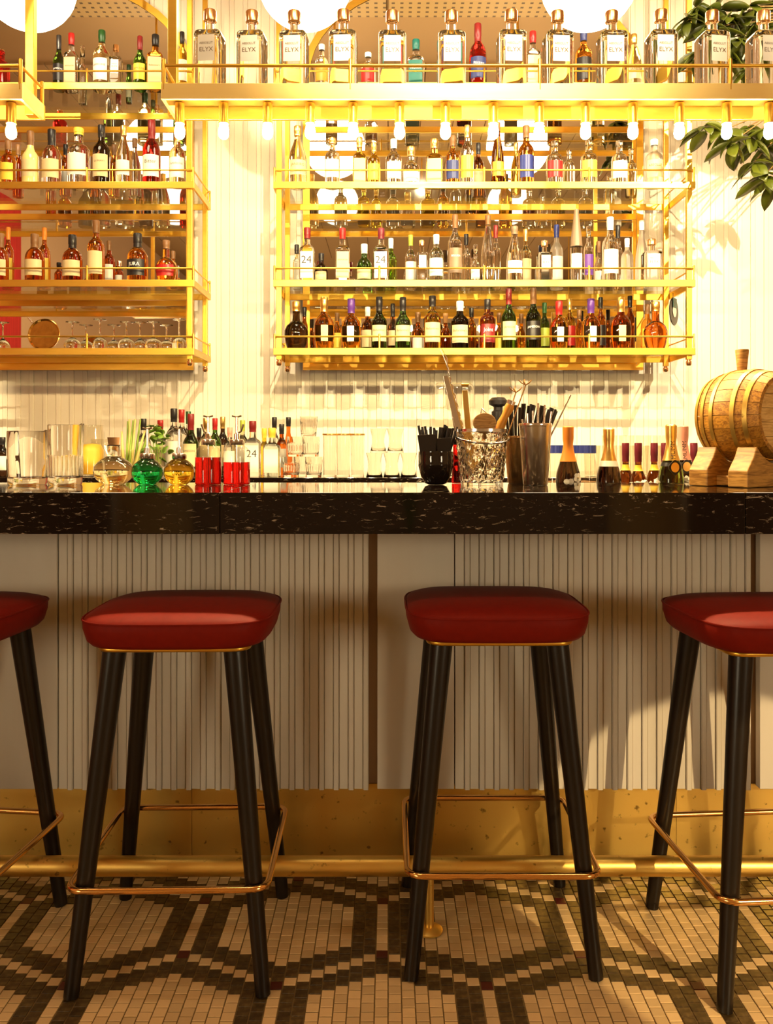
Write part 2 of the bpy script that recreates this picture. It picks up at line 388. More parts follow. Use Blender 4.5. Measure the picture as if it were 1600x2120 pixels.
rack(-.586, 1.60, 'bottle_rack', 'tall brass and glass bottle rack beside the hanging plant', (0, 2.186))
rack(-3.28, -1.062, 'bottle_rack', 'tall brass and glass rack with stemware on its lowest shelf', (0, 2.218))

# ------------------------------------------------------------------ hanging gantry over the counter
GF, GB, GZ0, GZ1 = 2.70, 2.87, 2.311, 2.362
def gantry(x0, x1, label, posts, hang):
    t = thing('hanging_gantry', (x0, GF, GZ0), label, 'overhead shelf')
    L = x1 - x0; D = GB - GF; h = GZ1 - GZ0
    MB().box(0, L, 0, .012, 0, h).build('front_rim', SATIN, t, bevel=.0015)
    MB().box(0, L, D, D + .012, 0, h).build('back_rim', BRASS, t, bevel=.0015)
    for xx in (0, L - .012): MB().box(xx, xx + .012, .012, D, 0, h).build('end_rim', SATIN, t, bevel=.0015)
    MB().box(.012, L - .012, .012, .052, 0, .006).build('socket_flange', BRASS, t)
    MB().box(.012, L - .012, .012, D, h - .010, h - .001).build('glass_shelf', GLASSP, t)
    ys = (.006,)
    MB().tube([(.01, .006, h + .058), (L - .01, .006, h + .058)], .0055, 10).build('rail', BRASS, t, smooth=40)
    for e in (0.008, L - .008): MB().tube([(e, .006, h + .058), (e, D, h + .058)], .0045, 8).build('end_rail', BRASS, t, smooth=40)
    for xx in posts + [x0 + .008, x1 - .008]: MB().lathe([(.0065, h - .02), (.0065, h + .076), (.005, h + .080)], 12, (xx - x0, .006, 0)).build('rail_post', BRASS, t, smooth=40)
    for xx in (.008, L - .008): MB().lathe([(.0065, h - .02), (.0065, h + .076), (.005, h + .080)], 12, (xx, D + .004, 0)).build('rail_post', BRASS, t, smooth=40)
    for xx in hang: MB().box(xx - x0 - .015, xx - x0 + .015, D - .032, D - .002, .004, RH - GZ0).build('hanger_post', BRASS, t, bevel=.002)
GX0 = X(333, GF)
gantry(GX0, 1.9, 'long brass gantry of copper-capped bottles hanging over the counter', [X(p, GF) for p in (725, 1118, 1513)], [X(358, 2.85), 1.75])
GL1 = X(46, GF)
gantry(-2.2, GL1, 'short brass gantry end with one bulb beside the white globe', [-1.75], [X(63.5, 2.85), -2.0])
bulb_px = [372, 463, 554, 642, 731, 827, 922, 1021, 1116, 1212, 1310, 1406, 1504, 1592, 1690, 1788]
sock = MB().lathe([(.010, 0), (.0155, -.002), (.0155, -.062), (.0165, -.064), (.0165, -.068), (.012, -.069)], 16)
bul = MB().lathe([(.0125, -.0685), (.0135, -.075), (.0165, -.088), (.0170, -.098), (.0150, -.108), (.0090, -.1145), (.001, -.1165)], 12)
sm = sock.build('socket', BRASS, smooth=40); bm_ = bul.build('bulb', BULBM, smooth=60); sme, bme = sm.data, bm_.data
bpy.data.objects.remove(sm); bpy.data.objects.remove(bm_)
def bulb_lamp(px, label):
    t = thing('bulb_lamp', (X(px, 2.732), 2.732, GZ0), label, 'bulb lamp', 'bare bulbs under the gantries'); share('socket', sme, t); share('bulb', bme, t)
bulb_lamp(23, 'bare glowing bulb in brass socket under the short gantry end')
for i, p in enumerate(bulb_px):
    if p < 1640: bulb_lamp(p, 'bare glowing bulb under the long gantry, %s from its corner' % ORD[i])
# globes
def globe(x, y, z, r, m, label, g):
    t = thing('globe_pendant', (x, y, z), label, 'pendant lamp', g)
    mb = MB(); mb.lathe([(r * math.sin(PI * i / 18) if 0 < i < 18 else .001, -r * math.cos(PI * i / 18)) for i in range(19)], 32); mb.build('globe', m, t, smooth=60)
    MB().lathe([(.05, r - .008), (.05, r + .04), (.012, r + .05), (.008, r + .06)], 16).build('cap', BRASS, t, smooth=40)
    MB().lathe([(.008, r + .05), (.008, RH - z)], 10).build('rod', BRASS, t, smooth=40)
gd = 3.92
for px, rr, lb in ((56, 99, 'white globe pendant behind the short gantry end'), (630, 98, 'white globe pendant above the wall gap between the racks'), (1220, 101, 'white globe pendant in front of the plant-side rack'), (1800, 100, 'white globe pendant beside the broad-leaved tree')):
    globe(X(px, gd), gd, Z(57 - rr, gd), rr * gd / F, GLOBEM, lb, 'white globe pendants')
for i, (x, y) in enumerate(((-2.1, 1.7), (-.51, 1.7), (1.18, 1.7))):
    globe(x, y, 3.60, .21, GLOBER, 'white globe pendant above the stools, %s from the red hanging' % ORD[i], 'globe pendants above the stools')

# ------------------------------------------------------------------ bottles
KIND = {  # (z, r) profile of the glass, exponent of the body, depth ratio, cap from z, cap radius, label z0, z1
    'std':    ([(0, .90), (.012, 1), (.56, 1), (.62, .94), (.67, .74), (.71, .48), (.75, .38), (.97, .34)], 2, 1, .80, .40, .14, .50),
    'jam':    ([(0, .90), (.012, 1), (.48, 1), (.55, .95), (.60, .78), (.64, .55), (.70, .40), (.84, .36), (.97, .34)], 2, 1, .74, .40, .16, .46),
    'malt':   ([(0, .92), (.015, 1), (.46, 1), (.56, .96), (.64, .80), (.69, .52), (.73, .36), (.97, .34)], 2, 1, .72, .40, .14, .46),
    'chivas': ([(0, .84), (.015, .90), (.30, 1), (.46, 1), (.56, .88), (.63, .62), (.68, .38), (.74, .32), (.97, .32)], 2.3, .8, .72, .37, .16, .46),
    'flagon': ([(0, .66), (.015, .72), (.14, .90), (.30, 1), (.40, 1), (.50, .84), (.56, .56), (.60, .34), (.66, .31), (.97, .31)], 2, .85, .80, .34, .16, .42),
    'medic':  ([(0, .92), (.015, 1), (.58, 1), (.64, .95), (.69, .80), (.72, .50), (.75, .40), (.80, .38), (.97, .36)], 2, 1, .88, .44, .18, .54),
    'gin':    ([(0, .94), (.012, 1), (.58, 1), (.62, .95), (.66, .74), (.69, .46), (.73, .40), (.97, .36)], 6, .8, .80, .44, .08, .56),
    'cube':   ([(0, .95), (.010, 1), (.66, 1), (.695, .97), (.715, .88), (.725, .46), (.735, .36), (.87, .34), (.97, .34)], 7, .95, .86, .47, .32, .64),
    'cone':   ([(0, .94), (.012, 1), (.48, 1), (.60, .90), (.97, .36)], 2, 1, .50, .42, .20, .40),
    'slim':   ([(0, .92), (.012, 1), (.38, 1), (.50, .92), (.62, .72), (.76, .46), (.86, .36), (.97, .34)], 2, 1, .86, .40, .16, .38),
    'taper':  ([(0, .92), (.012, 1), (.44, 1), (.54, .92), (.64, .70), (.73, .46), (.80, .34), (.97, .32)], 2, 1, .84, .40, .18, .42),
    'champ':  ([(0, .95), (.012, 1), (.42, 1), (.52, .93), (.62, .70), (.72, .47), (.82, .36), (.90, .34), (.97, .36)], 2, 1, .64, .42, .12, .38),
    'squat':  ([(0, .90), (.02, 1), (.40, 1), (.52, .92), (.60, .66), (.65, .42), (.72, .36), (.97, .34)], 2, 1, .76, .42, .10, .38),
}
def prof_r(pr, z):
    for (z0, r0), (z1, r1) in zip(pr, pr[1:]):
        if z0 <= z <= z1: return r0 + (r1 - r0) * (z - z0) / max(1e-6, z1 - z0)
    return pr[-1][1]
_BC = {}
def bottle(px, ytop, w, kind, gl, cap, lab, text, d, zb, label, group, rz=0, ink=None, lz=None, la=.82, cap_from=None, text_at=None, tscale=1., name='liquor_bottle', H=None):
    R = w / 2 * d / F; x = X(px, d)
    if H is None: H = Z(ytop, d) - zb
    pr, n, dep, cz, cr, l0, l1 = KIND[kind]
    if lz: l0, l1 = lz
    if cap_from: cz = cap_from
    t = thing(name, (x, d, zb + .0005), label, 'bottle', group, rz)
    secs = [(z * H, max(r * R, .011 if z > .7 else 0), max(r * R, .011 if z > .7 else 0) * (dep if r > .6 else dep + (1 - dep) * min(1, (.6 - r) / .2)), n if r > .6 else (2 if r < .5 else 2.5)) for z, r in pr]
    MB().loft(secs, 28).build('body', GL[gl], t, smooth=35)
    cm = SOLID.get(cap) or GL['clear']
    c = max(cr * R, .0125); z0 = cz * H
    cp = MB()
    if cap == 'clear' or kind == 'cube' or cap == 'wide':
        cp.lathe([(c * .8, z0), (c, z0 + .003), (c, H - .003), (c * .92, H)], 20)
    elif kind == 'cone':
        rs = [(prof_r(pr, cz + (1 - cz) * i / 6 if i < 6 else .97) * R * 1.03, z0 + (H - z0) * i / 6) for i in range(7)]; cp.lathe(rs, 20)
    elif kind == 'champ':
        rs = []
        for i in range(7):
            q = cz + (1 - cz) * i / 6; rs.append((prof_r(pr, min(q, .97)) * R * 1.05 + (.003 if i >= 4 else 0), q * H))
        rs.append((rs[-1][0] * .8, H + .004)); cp.lathe(rs, 20)
    else:
        b = z0 + (H - z0) * .30
        cp.lathe([(max(c * .98, prof_r(pr, cz) * R * 1.02), z0), (c * .97, b), (c * 1.04, b + .002), (c * 1.04, H - .003), (c * .94, H)], 20)
    cp.build('cap', cm, t, smooth=40)
    if lab:
        lm = SOLID.get(lab) or {'whitel': WHITE, 'creaml': CREAML}[lab]
        mb = MB(); rows = []
        for i in range(5):
            z = l0 + (l1 - l0) * i / 4; hr = prof_r(pr, z) * R + .0009; hy = prof_r(pr, z) * R * dep + .0009; row = []
            for j in range(13):
                u = -1 + j / 6
                if n <= 2.5: a = u * la * 1.25; row.append((hr * math.sin(a), -hy * math.cos(a), z * H))
                else: xx = hr * la * u; row.append((xx, -hy * (1 - abs(xx / hr) ** n) ** (1 / n), z * H))
            rows.append(row)
        mb.rings(rows, False, False, False)
        lo = mb.build('label', lm, t, smooth=50)
        if text:
            tm = MB(); zm = text_at if text_at else l0 + (l1 - l0) * .68
            hr = prof_r(pr, zm) * R + .0016; hy = prof_r(pr, zm) * R * dep + .0016
            span = 2 * hr * (la * 1.05 if n <= 2.5 else la * .86) * .92
            lines = text.split('\n')
            for li, ln in enumerate(lines):
                vs, fs, tw_ = text_geo(ln); sc = min(span / tw_, (l1 - l0) * H * .40) * tscale; out = []
                dz = -li * sc * 1.05
                for u, v in vs:
                    xx = u * sc
                    if n <= 2.5: a = xx / hr; out.append((hr * math.sin(a), -hy * math.cos(a), zm * H + v * sc + dz))
                    else: out.append((xx, -hy * (1 - min(.99, abs(xx / hr)) ** n) ** (1 / n), zm * H + v * sc + dz))
                tm.add(out, fs)
            tm.build('lettering', ink or INK, lo)
    return t

FR, BK = 4.60, 4.775
G_ = 'bottles on the back-bar racks'
PS, GS = 'of the plant-side rack', 'of the stemware rack'
where = {'T': 'top shelf', 'A': 'upper middle shelf', 'B': 'lower middle shelf', 'C': 'lowest shelf'}
ROWS = [
 # stemware rack, highest shelf
 ('T', 0, 3, 104, 34, 'medic', 'red', 'clear', None, None, 0, 'red bottle half out of frame'),
 ('T', 0, 122, 74, 24, 'jam', 'darkgreen', 'black', 'black', 'JAMESON', 0, 'dark green whiskey bottle with black label'),
 ('T', 0, 148, 70, 28, 'gin', 'clear', 'red', 'creaml', 'BEEFEATER', 0, 'clear square gin bottle with red cap'),
 ('T', 0, 171, 96, 15, 'gin', 'clear', 'clear', None, None, 1, 'slim clear bottle behind the gin'),
 ('T', 0, 211, 64, 35, 'std', 'straw', 'green', 'whitel', 'GARRONE', 0, 'pale bottle with long green cap'),
 ('T', 0, 240, 94, 25, 'cube', 'clear', 'copper', 'whitel', 'ABSOLUT\nELYX', 0, 'small clear cube bottle with copper cap'),
 ('T', 0, 267, 135, 12, 'std', 'green', 'green', 'whitel', None, 1, 'miniature bottle with green cap'),
 ('T', 0, 290, 76, 27, 'jam', 'green', 'darkred', 'yellow', 'JAMESON', 0, 'green whiskey bottle with yellow label'),
 ('T', 0, 322, 73, 33, 'gin', 'amber', 'black', 'creaml', "Ballantine's", 0, 'amber square whisky bottle with cream label'),
 ('T', 0, 377, 67, 24, 'std', 'yellow', 'black', 'whitel', None, 0, 'golden bottle with white label behind gantry post'),
 # stemware rack, upper middle shelf
 ('A', 0, 17, 292, 32, 'std', 'amber', 'brown', 'yellow', None, 0, 'amber bottle with gold label'),
 ('A', 0, 63, 272, 34, 'jam', 'cream', 'brown', 'creaml', None, 0, 'opaque yellow advocaat bottle'),
 ('A', 0, 107, 269, 39, 'malt', 'pinkish', 'black', 'creaml', None, 0, 'pinkish clear bottle with black cap'),
 ('A', 0, 163, 266, 45, 'medic', 'clear', 'yellow', 'whitel', None, 0, 'broad clear bottle with yellow cap'),
 ('A', 0, 210, 260, 35, 'std', 'dark', 'black', 'creaml', 'QUINART', 0, 'dark brown bottle with wide cream label'),
 ('A', 0, 256, 261, 32, 'taper', 'straw', 'gold', 'whitel', None, 0, 'pale tapering bottle with gold foil neck'),
 ('A', 0, 279, 287, 26, 'taper', 'clear', 'brown', None, None, 1, 'clear tapering bottle with brown cap'),
 ('A', 0, 314, 250, 37, 'malt', 'red', 'darkred', 'whitel', 'Bitter', 0, 'bright red bitter bottle'),
 ('A', 0, 367, 272, 34, 'std', 'straw', 'gold', 'whitel', 'GARRONE', 0, 'pale bottle with pointed white label'),
 ('A', 0, 38, 300, 22, 'std', 'deep', 'brown', None, None, 1, 'deep brown bottle between amber and advocaat'),
 ('A', 0, 136, 300, 24, 'std', 'deep', 'black', 'whitel', None, 1, 'dark bottle behind the pinkish one'),
 ('A', 0, 236, 300, 22, 'std', 'amber', 'brown', None, None, 1, 'amber bottle behind the dark brown one'),
 # stemware rack, lower middle shelf
 ('B', 0, 2, 484, 31, 'malt', 'deep', 'brown', 'creaml', None, 0, 'malt bottle half out of frame'),
 ('B', 0, 17, 471, 23, 'std', 'deep', 'orange', 'yellow', None, 1, 'brown bottle with orange cap by the edge'),
 ('B', 0, 72, 485, 39, 'malt', 'deep', 'brown', 'creaml', None, 0, 'malt bottle with brown cap and low cream label'),
 ('B', 0, 92, 472, 24, 'std', 'amber', 'orange', 'yellow', None, 1, 'amber bottle with tall orange cap'),
 ('B', 0, 150, 487, 40, 'malt', 'deep', 'black', 'creaml', None, 0, 'malt bottle with black cap and cream label'),
 ('B', 0, 199, 457, 35, 'std', 'amber', 'brown', 'creaml', None, 0, 'tallest amber bottle with large cream label'),
 ('B', 0, 226, 499, 24, 'std', 'deep', 'brown', 'whitel', None, 1, 'brown bottle behind the tallest one'),
 ('B', 0, 285, 484, 43, 'malt', 'amber', 'black', 'black', 'JURA', 0, 'broad amber malt bottle with black label'),
 ('B', 0, 344, 498, 43, 'flagon', 'amber', 'brown', 'red', None, 0, 'round-bellied amber bottle with red label'),
 ('B', 0, 122, 544, 18, 'std', 'deep', 'black', None, None, 1, 'miniature brown bottle with black cap'),
 ('B', 0, 247, 541, 16, 'std', 'deep', 'steel', 'whitel', None, 1, 'miniature bottle with silver cap'),
 ('B', 0, 358, 520, 20, 'std', 'amber', 'brown', None, None, 1, 'small amber bottle behind the round-bellied one'),
 # plant-side rack, highest shelf
 ('T', 1, 666, 93, 29, 'medic', 'clear', 'white', 'orange', None, 0, 'clear bottle with orange band'),
 ('T', 1, 762, 110, 31, 'medic', 'clear', 'white', 'red', None, 0, 'clear bottle with red band'),
 ('T', 1, 861, 83, 34, 'gin', 'clear', 'teal', 'teal', 'TEQUILA', 0, 'clear tequila bottle with teal cap'),
 ('T', 1, 989, 50, 36, 'malt', 'red', 'darkred', 'navy', 'Bitter', 0, 'bright red bitter bottle with dark cap'),
 ('T', 1, 1103, 66, 31, 'gin', 'clear', 'red', 'creaml', 'BEEFEATER', 0, 'clear gin bottle with red cap'),
 ('T', 1, 1208, 60, 35, 'std', 'amber', 'navy', 'black', None, 0, 'amber bottle with dark blue cap'),
 ('T', 1, 1312, 72, 33, 'taper', 'straw', 'gold', 'creaml', 'JANEIRO', 0, 'pale tapering bottle with gold cap'),
 # plant-side rack, upper middle shelf
 ('A', 1, 616, 262, 37, 'taper', 'straw', 'gold', 'creaml', 'JANEIRO', 0, 'tall pale bottle with gold cap at the end'),
 ('A', 1, 688, 286, 32, 'medic', 'clear', 'gold', 'whitel', None, 0, 'clear bottle with gold stopper'),
 ('A', 1, 744, 285, 28, 'gin', 'yellow', 'gold', 'creaml', None, 0, 'square golden bottle with patterned label'),
 ('A', 1, 774, 296, 27, 'std', 'yellow', 'gold', 'yellow', None, 0, 'golden bottle with golden label'),
 ('A', 1, 815, 289, 34, 'std', 'clear', 'white', 'whitel', None, 0, 'clear bottle with white cap'),
 ('A', 1, 851, 304, 36, 'squat', 'clear', 'gold', 'whitel', None, 0, 'squat clear bottle with broad gold cap'),
 ('A', 1, 899, 288, 34, 'gin', 'yellow', 'gold', 'creaml', None, 0, 'square yellow bottle with broad gold cap'),
 ('A', 1, 937, 282, 29, 'std', 'amber', 'brown', 'navy', None, 0, 'amber bottle with navy label'),
 ('A', 1, 967, 260, 28, 'std', 'clear', 'gold', 'yellow', None, 0, 'tall clear bottle with large yellow label'),
 ('A', 1, 990, 297, 24, 'std', 'brown', 'black', 'creaml', None, 1, 'dark brown bottle behind the yellow-labelled one'),
 ('A', 1, 1030, 254, 27, 'slim', 'brown', 'brown', 'orange', None, 0, 'tall slim brown bottle'),
 ('A', 1, 1068, 296, 22, 'taper', 'yellow', 'gold', None, None, 1, 'golden bottle behind the slim brown one'),
 ('A', 1, 1089, 261, 33, 'std', 'amber', 'brown', 'blue', None, 0, 'tall amber bottle with blue label'),
 ('A', 1, 1148, 293, 34, 'medic', 'clear', 'clear', 'red', None, 0, 'clear bottle with red band'),
 ('A', 1, 1178, 312, 24, 'medic', 'clear', 'clear', None, None, 0, 'small clear bottle without label'),
 ('A', 1, 1219, 291, 34, 'medic', 'straw', 'clear', 'yellow', None, 0, 'clear bottle with yellow print'),
 ('A', 1, 1282, 292, 33, 'medic', 'clear', 'clear', 'whitel', None, 0, 'clear bottle with white print'),
 ('A', 1, 1306, 309, 24, 'medic', 'straw', 'clear', None, None, 1, 'small pale bottle behind the white-printed one'),
 ('A', 1, 1354, 290, 36, 'medic', 'frost', 'white', 'creaml', 'ABSOLUT', 0, 'frosted bottle with lettering at the end'),
 # plant-side rack, lower middle shelf
 ('B', 1, 614, 507, 15, 'gin', 'bluish', 'black', None, None, 1, 'slim bluish bottle at the end'),
 ('B', 1, 636, 472, 31, 'gin', 'clear', 'darkred', 'whitel', '24', 0, 'clear square bottle with dark red cap'),
 ('B', 1, 665, 525, 27, 'squat', 'dark', 'black', 'creaml', "HENDRICK'S", 0, 'small dark apothecary bottle'),
 ('B', 1, 709, 473, 30, 'gin', 'clear', 'red', 'creaml', 'BEEFEATER', 0, 'clear gin bottle with bright red cap'),
 ('B', 1, 754, 506, 32, 'squat', 'green', 'white', 'creaml', None, 0, 'squat green bottle with white cap'),
 ('B', 1, 789, 473, 31, 'gin', 'clear', 'maroon', 'whitel', '24', 0, 'clear square bottle beside the squat green one'),
 ('B', 1, 809, 494, 26, 'std', 'lime', 'white', None, None, 1, 'light green bottle behind the square one'),
 ('B', 1, 850, 487, 24, 'std', 'clear', 'olive', 'whitel', None, 1, 'clear bottle with olive green cap'),
 ('B', 1, 873, 498, 24, 'cube', 'clear', 'copper', 'whitel', 'ABSOLUT\nELYX', 0, 'small cube bottle beside the olive-capped one'),
 ('B', 1, 903, 486, 31, 'std', 'bluish', 'white', 'whitel', None, 0, 'clear bluish bottle with white cap'),
 ('B', 1, 942, 445, 30, 'std', 'clear', 'brown', 'taupe', 'BELUGA', 0, 'tall clear bottle with brown label'),
 ('B', 1, 965, 485, 20, 'std', 'clear', 'black', None, None, 1, 'clear bottle with black cap behind brown-labelled one'),
 ('B', 1, 984, 507, 20, 'squat', 'clear', 'clear', 'whitel', None, 0, 'small clear bottle with white label'),
 ('B', 1, 1010, 446, 29, 'slim', 'clear', 'brown', None, None, 0, 'tall clear long-necked bottle'),
 ('B', 1, 1026, 467, 22, 'std', 'clear', 'darkred', None, None, 1, 'clear bottle with dark red cap behind long-necked one'),
 ('B', 1, 1065, 469, 34, 'slim', 'clear', 'taupe', 'whitel', None, 0, 'clear bottle with brown curved top'),
 ('B', 1, 1088, 475, 24, 'std', 'straw', 'gold', 'creaml', None, 1, 'pale bottle with gold cap'),
 ('B', 1, 1127, 499, 30, 'cube', 'clear', 'copper', 'whitel', 'ABSOLUT\nELYX', 0, 'small cube bottle beside the blue-necked one'),
 ('B', 1, 1152, 466, 27, 'std', 'frost', 'blue', 'whitel', None, 1, 'frosted bottle with blue neck'),
 ('B', 1, 1193, 434, 25, 'cone', 'clear', 'taupe', 'whitel', None, 0, 'very tall bottle with brown conical top'),
 ('B', 1, 1218, 469, 20, 'std', 'clear', 'clear', 'purple', None, 0, 'slim clear bottle with purple seal'),
 ('B', 1, 1239, 500, 18, 'squat', 'clear', 'brown', 'whitel', None, 1, 'small clear bottle behind the purple-sealed one'),
 ('B', 1, 1263, 450, 34, 'std', 'clear', 'white', 'whitel', None, 0, 'tall clear bottle with white cap and gold band'),
 ('B', 1, 1279, 467, 18, 'std', 'clear', 'black', None, None, 1, 'clear bottle with black cap'),
 ('B', 1, 1298, 494, 25, 'std', 'frost', 'white', None, None, 0, 'low frosted white bottle'),
 ('B', 1, 1328, 457, 26, 'slim', 'frost', 'white', None, None, 1, 'tall frosted white bottle'),
 ('B', 1, 1349, 496, 38, 'cube', 'clear', 'copper', 'whitel', 'ABSOLUT\nELYX', 0, 'large cube bottle at the end'),
 # plant-side rack, lowest shelf
 ('C', 1, 613, 625, 49, 'flagon', 'dark', 'gold', None, None, 0, 'black glazed flagon with gold stopper'),
 ('C', 1, 630, 636, 14, 'std', 'brown', 'black', None, None, 1, 'slim dark bottle behind the black flagon'),
 ('C', 1, 671, 615, 42, 'chivas', 'amber', 'gold', 'creaml', None, 0, 'rounded amber bottle with gold cap'),
 ('C', 1, 698, 648, 18, 'std', 'amber', 'brown', 'yellow', None, 1, 'small amber bottle between the rounded ones'),
 ('C', 1, 727, 619, 41, 'chivas', 'amber', 'purple', 'whitel', None, 0, 'rounded amber bottle with purple cap by gold-capped one'),
 ('C', 1, 761, 636, 27, 'std', 'brown', 'white', 'creaml', None, 1, 'brown bottle with white cap'),
 ('C', 1, 785, 615, 33, 'jam', 'darkgreen', 'black', 'creaml', "Ballantine's", 0, 'dark whisky bottle with cream label'),
 ('C', 1, 813, 629, 22, 'jam', 'brown', 'black', 'creaml', None, 1, 'dark whisky bottle standing a row behind'),
 ('C', 1, 834, 616, 33, 'jam', 'green', 'black', 'creaml', "Ballantine's", 0, 'green whisky bottle with cream label'),
 ('C', 1, 865, 647, 26, 'squat', 'deep', 'brown', 'whitel', None, 1, 'small brown bottle beside the green whisky'),
 ('C', 1, 895, 613, 35, 'std', 'yellow', 'black', 'creaml', "Ballantine's", 0, 'golden whisky bottle with black cap'),
 ('C', 1, 922, 649, 24, 'squat', 'deep', 'cork', None, None, 1, 'small brown bottle beside the golden whisky'),
 ('C', 1, 952, 624, 37, 'std', 'dark', 'white', 'creaml', "Ballantine's", 0, 'dark bottle with white cap'),
 ('C', 1, 976, 638, 20, 'std', 'amber', 'black', None, None, 1, 'amber bottle behind the white-capped one'),
 ('C', 1, 1009, 620, 32, 'std', 'deep', 'black', 'darkred', 'Joint', 0, 'brown bottle with white lettering and black cap'),
 ('C', 1, 1033, 648, 18, 'squat', 'amber', 'brown', 'yellow', None, 1, 'small amber bottle with yellow label'),
 ('C', 1, 1053, 598, 31, 'jam', 'green', 'darkred', 'creaml', 'JAMESON', 0, 'tall green whiskey bottle with cream label'),
 ('C', 1, 1079, 650, 16, 'squat', 'amber', 'brown', None, None, 1, 'small amber bottle between the tall whiskeys'),
 ('C', 1, 1104, 597, 32, 'jam', 'darkgreen', 'brown', 'black', 'JAMESON', 0, 'tall dark whiskey bottle with black label'),
 ('C', 1, 1127, 627, 20, 'std', 'green', 'green', 'olive', None, 1, 'olive green bottle behind the tall dark whiskey'),
 ('C', 1, 1157, 624, 39, 'chivas', 'amber', 'red', 'whitel', None, 0, 'rounded amber bottle with red cap'),
 ('C', 1, 1179, 619, 24, 'std', 'yellow', 'gold', 'red', None, 1, 'golden bottle with red label strip'),
 ('C', 1, 1199, 642, 15, 'std', 'amber', 'brown', None, None, 1, 'slim amber bottle with brown cap'),
 ('C', 1, 1223, 619, 39, 'chivas', 'amber', 'purple', 'whitel', None, 0, 'rounded amber bottle with purple cap by red-capped one'),
 ('C', 1, 1243, 616, 22, 'std', 'amber', 'black', 'black', None, 1, 'amber bottle with black cap and label'),
 ('C', 1, 1285, 616, 42, 'chivas', 'deep', 'gold', 'creaml', None, 0, 'rounded brown bottle with gold cap'),
 ('C', 1, 1304, 613, 20, 'std', 'brown', 'black', None, None, 1, 'dark bottle behind the rounded brown one'),
 ('C', 1, 1340, 630, 26, 'std', 'amber', 'brown', 'yellow', None, 1, 'amber bottle behind the red-brown flagon'),
 ('C', 1, 1357, 625, 49, 'flagon', 'deep', 'gold', None, None, 0, 'red-brown flagon with gold stopper'),
]
for (sh, side, px, yt, w, kd, gl, cap, lab, txt, row, look) in ROWS:
    d = (BK if row else FR) + random.uniform(-.012, .012)
    ink = INKW if lab in ('black', 'darkred', 'navy', 'teal', 'taupe') else (INKG if lab == 'yellow' or (txt or '').startswith('JANE') else INK)
    kw = {}
    if kd == 'cube': kw = dict(lz=(.34, .64), la=.62, tscale=.9)
    if txt in ('Joint', 'QUINART', 'JURA', 'BELUGA', 'Bitter'): kw = dict(tscale=.8)
    bottle(px, yt, w, kd, gl, cap, lab, txt, d, SH[sh] - .0005, "%s on the %s rack's %s" % (look, 'plant-side' if side else 'stemware', where[sh]), G_, rz=random.uniform(-.12, .12), ink=ink, **kw)
# copper-capped cube bottles on the gantry
for i, px in enumerate((435, 522, 609, 711, 812, 934, 1058, 1154, 1266, 1368, 1474, 1580)):
    bottle(px, 25 - (0 if i % 3 else 2), 57, 'cube', 'clear', 'copper', 'whitel', 'ABSOLUT\nELYX', 2.785, GZ1 - .0005,
           'copper-capped cube bottle on the long gantry, %s from its corner' % ORD[i], 'copper-capped bottles on the gantry', rz=random.uniform(-.05, .05) + (px - 900) * .00022, lz=(.33, .64), la=.60, ink=INKG, tscale=1.0)

# ------------------------------------------------------------------ stemware and tray on the lowest shelf of the stemware rack
def shell(prof_out, prof_in, seg=24): return MB().lathe(prof_out + list(reversed(prof_in)), seg, caps=False)
def coupe_me(h, rb, rf):
    """inverted stem glass: bowl rim down, foot up; thin-walled"""
    o = [(rb * .92, 0), (rb, h * .16), (rb * .86, h * .30), (rb * .45, h * .40), (.006, h * .46), (.0042, h * .60), (.0042, h * .90), (.010, h * .955), (rf, h * .985), (rf, h), (.001, h)]
    ob = MB().lathe(o, 24, caps=False).build('stem_glass', GL['clear'], smooth=50); me = ob.data; bpy.data.objects.remove(ob); return me
cm1, cm2 = coupe_me(.150, .046, .036), coupe_me(.165, .040, .034)
for i, px in enumerate((6, 150, 178, 207, 236, 262, 290, 318, 345, 371)):
    d = 4.57 if i % 2 else 4.68; o = bpy.data.objects.new('stem_glass', cm1 if i % 3 else cm2); COL.objects.link(o); o.location = (X(px, d), d, SH['C'] - .0005)
    tag(o, 'upturned stem glass behind the round tray' if i == 0 else 'upturned stem glass on the lowest shelf, %s from the round copper tray' % ORD[i - 1], 'glass', 'upturned stem glasses')
t = thing('round_tray', (X(91, 4.62), 4.62, SH['C']), 'round copper tray standing on edge beside the upturned stem glasses', 'tray')
r = .088
mb = MB().lathe([(.001, 0), (r * .9, .0), (r * .97, .004), (r, .012), (r * .96, .014), (r * .88, .006), (.001, .006)], 40)
o = mb.build('dish', vary(mat('hammered_copper', (.75, .42, .10), .18, 1.), (1, 1, 1), 30, .5, (.35, .16, .03), bump=.4), t, smooth=40); o.rotation_euler = (PI / 2 - .12, 0, 0); o.location = (0, .01, r)
MB().tube([(-.062, 0, r + .066), (-.085, 0, r + .094)], .007, 10).build('handle', STEEL, t, smooth=40)

# hanging disc at the end of the plant-side rack
t = thing('hanging_disc', (X(1393, 4.66), 4.66, Z(645, 4.66)), 'dark round disc with teal label hanging at the rack end', 'disc', rz=.95)
mb = MB().lathe([(.001, 0), (.030, 0), (.074, .001), (.078, .004), (.074, .007), (.001, .008)], 36); o = mb.build('disc', BLACKP, t, smooth=30); o.rotation_euler = (PI / 2, 0, 0)
mb = MB().lathe([(.010, .0085), (.032, .0085), (.032, .0095), (.010, .0095)], 24); o = mb.build('label', SOLID['steel'], t); o.rotation_euler = (PI / 2, 0, 0)
MB().box(-.030, .030, -.012, -.010, .02, .072).build('sticker', SOLID['teal'], t)
MB().tube([(0, 0, .07), (0, 0, SH['B'] - Z(645, 4.66) - .04)], .0015, 6).build('cord', SOLID['black'], t)

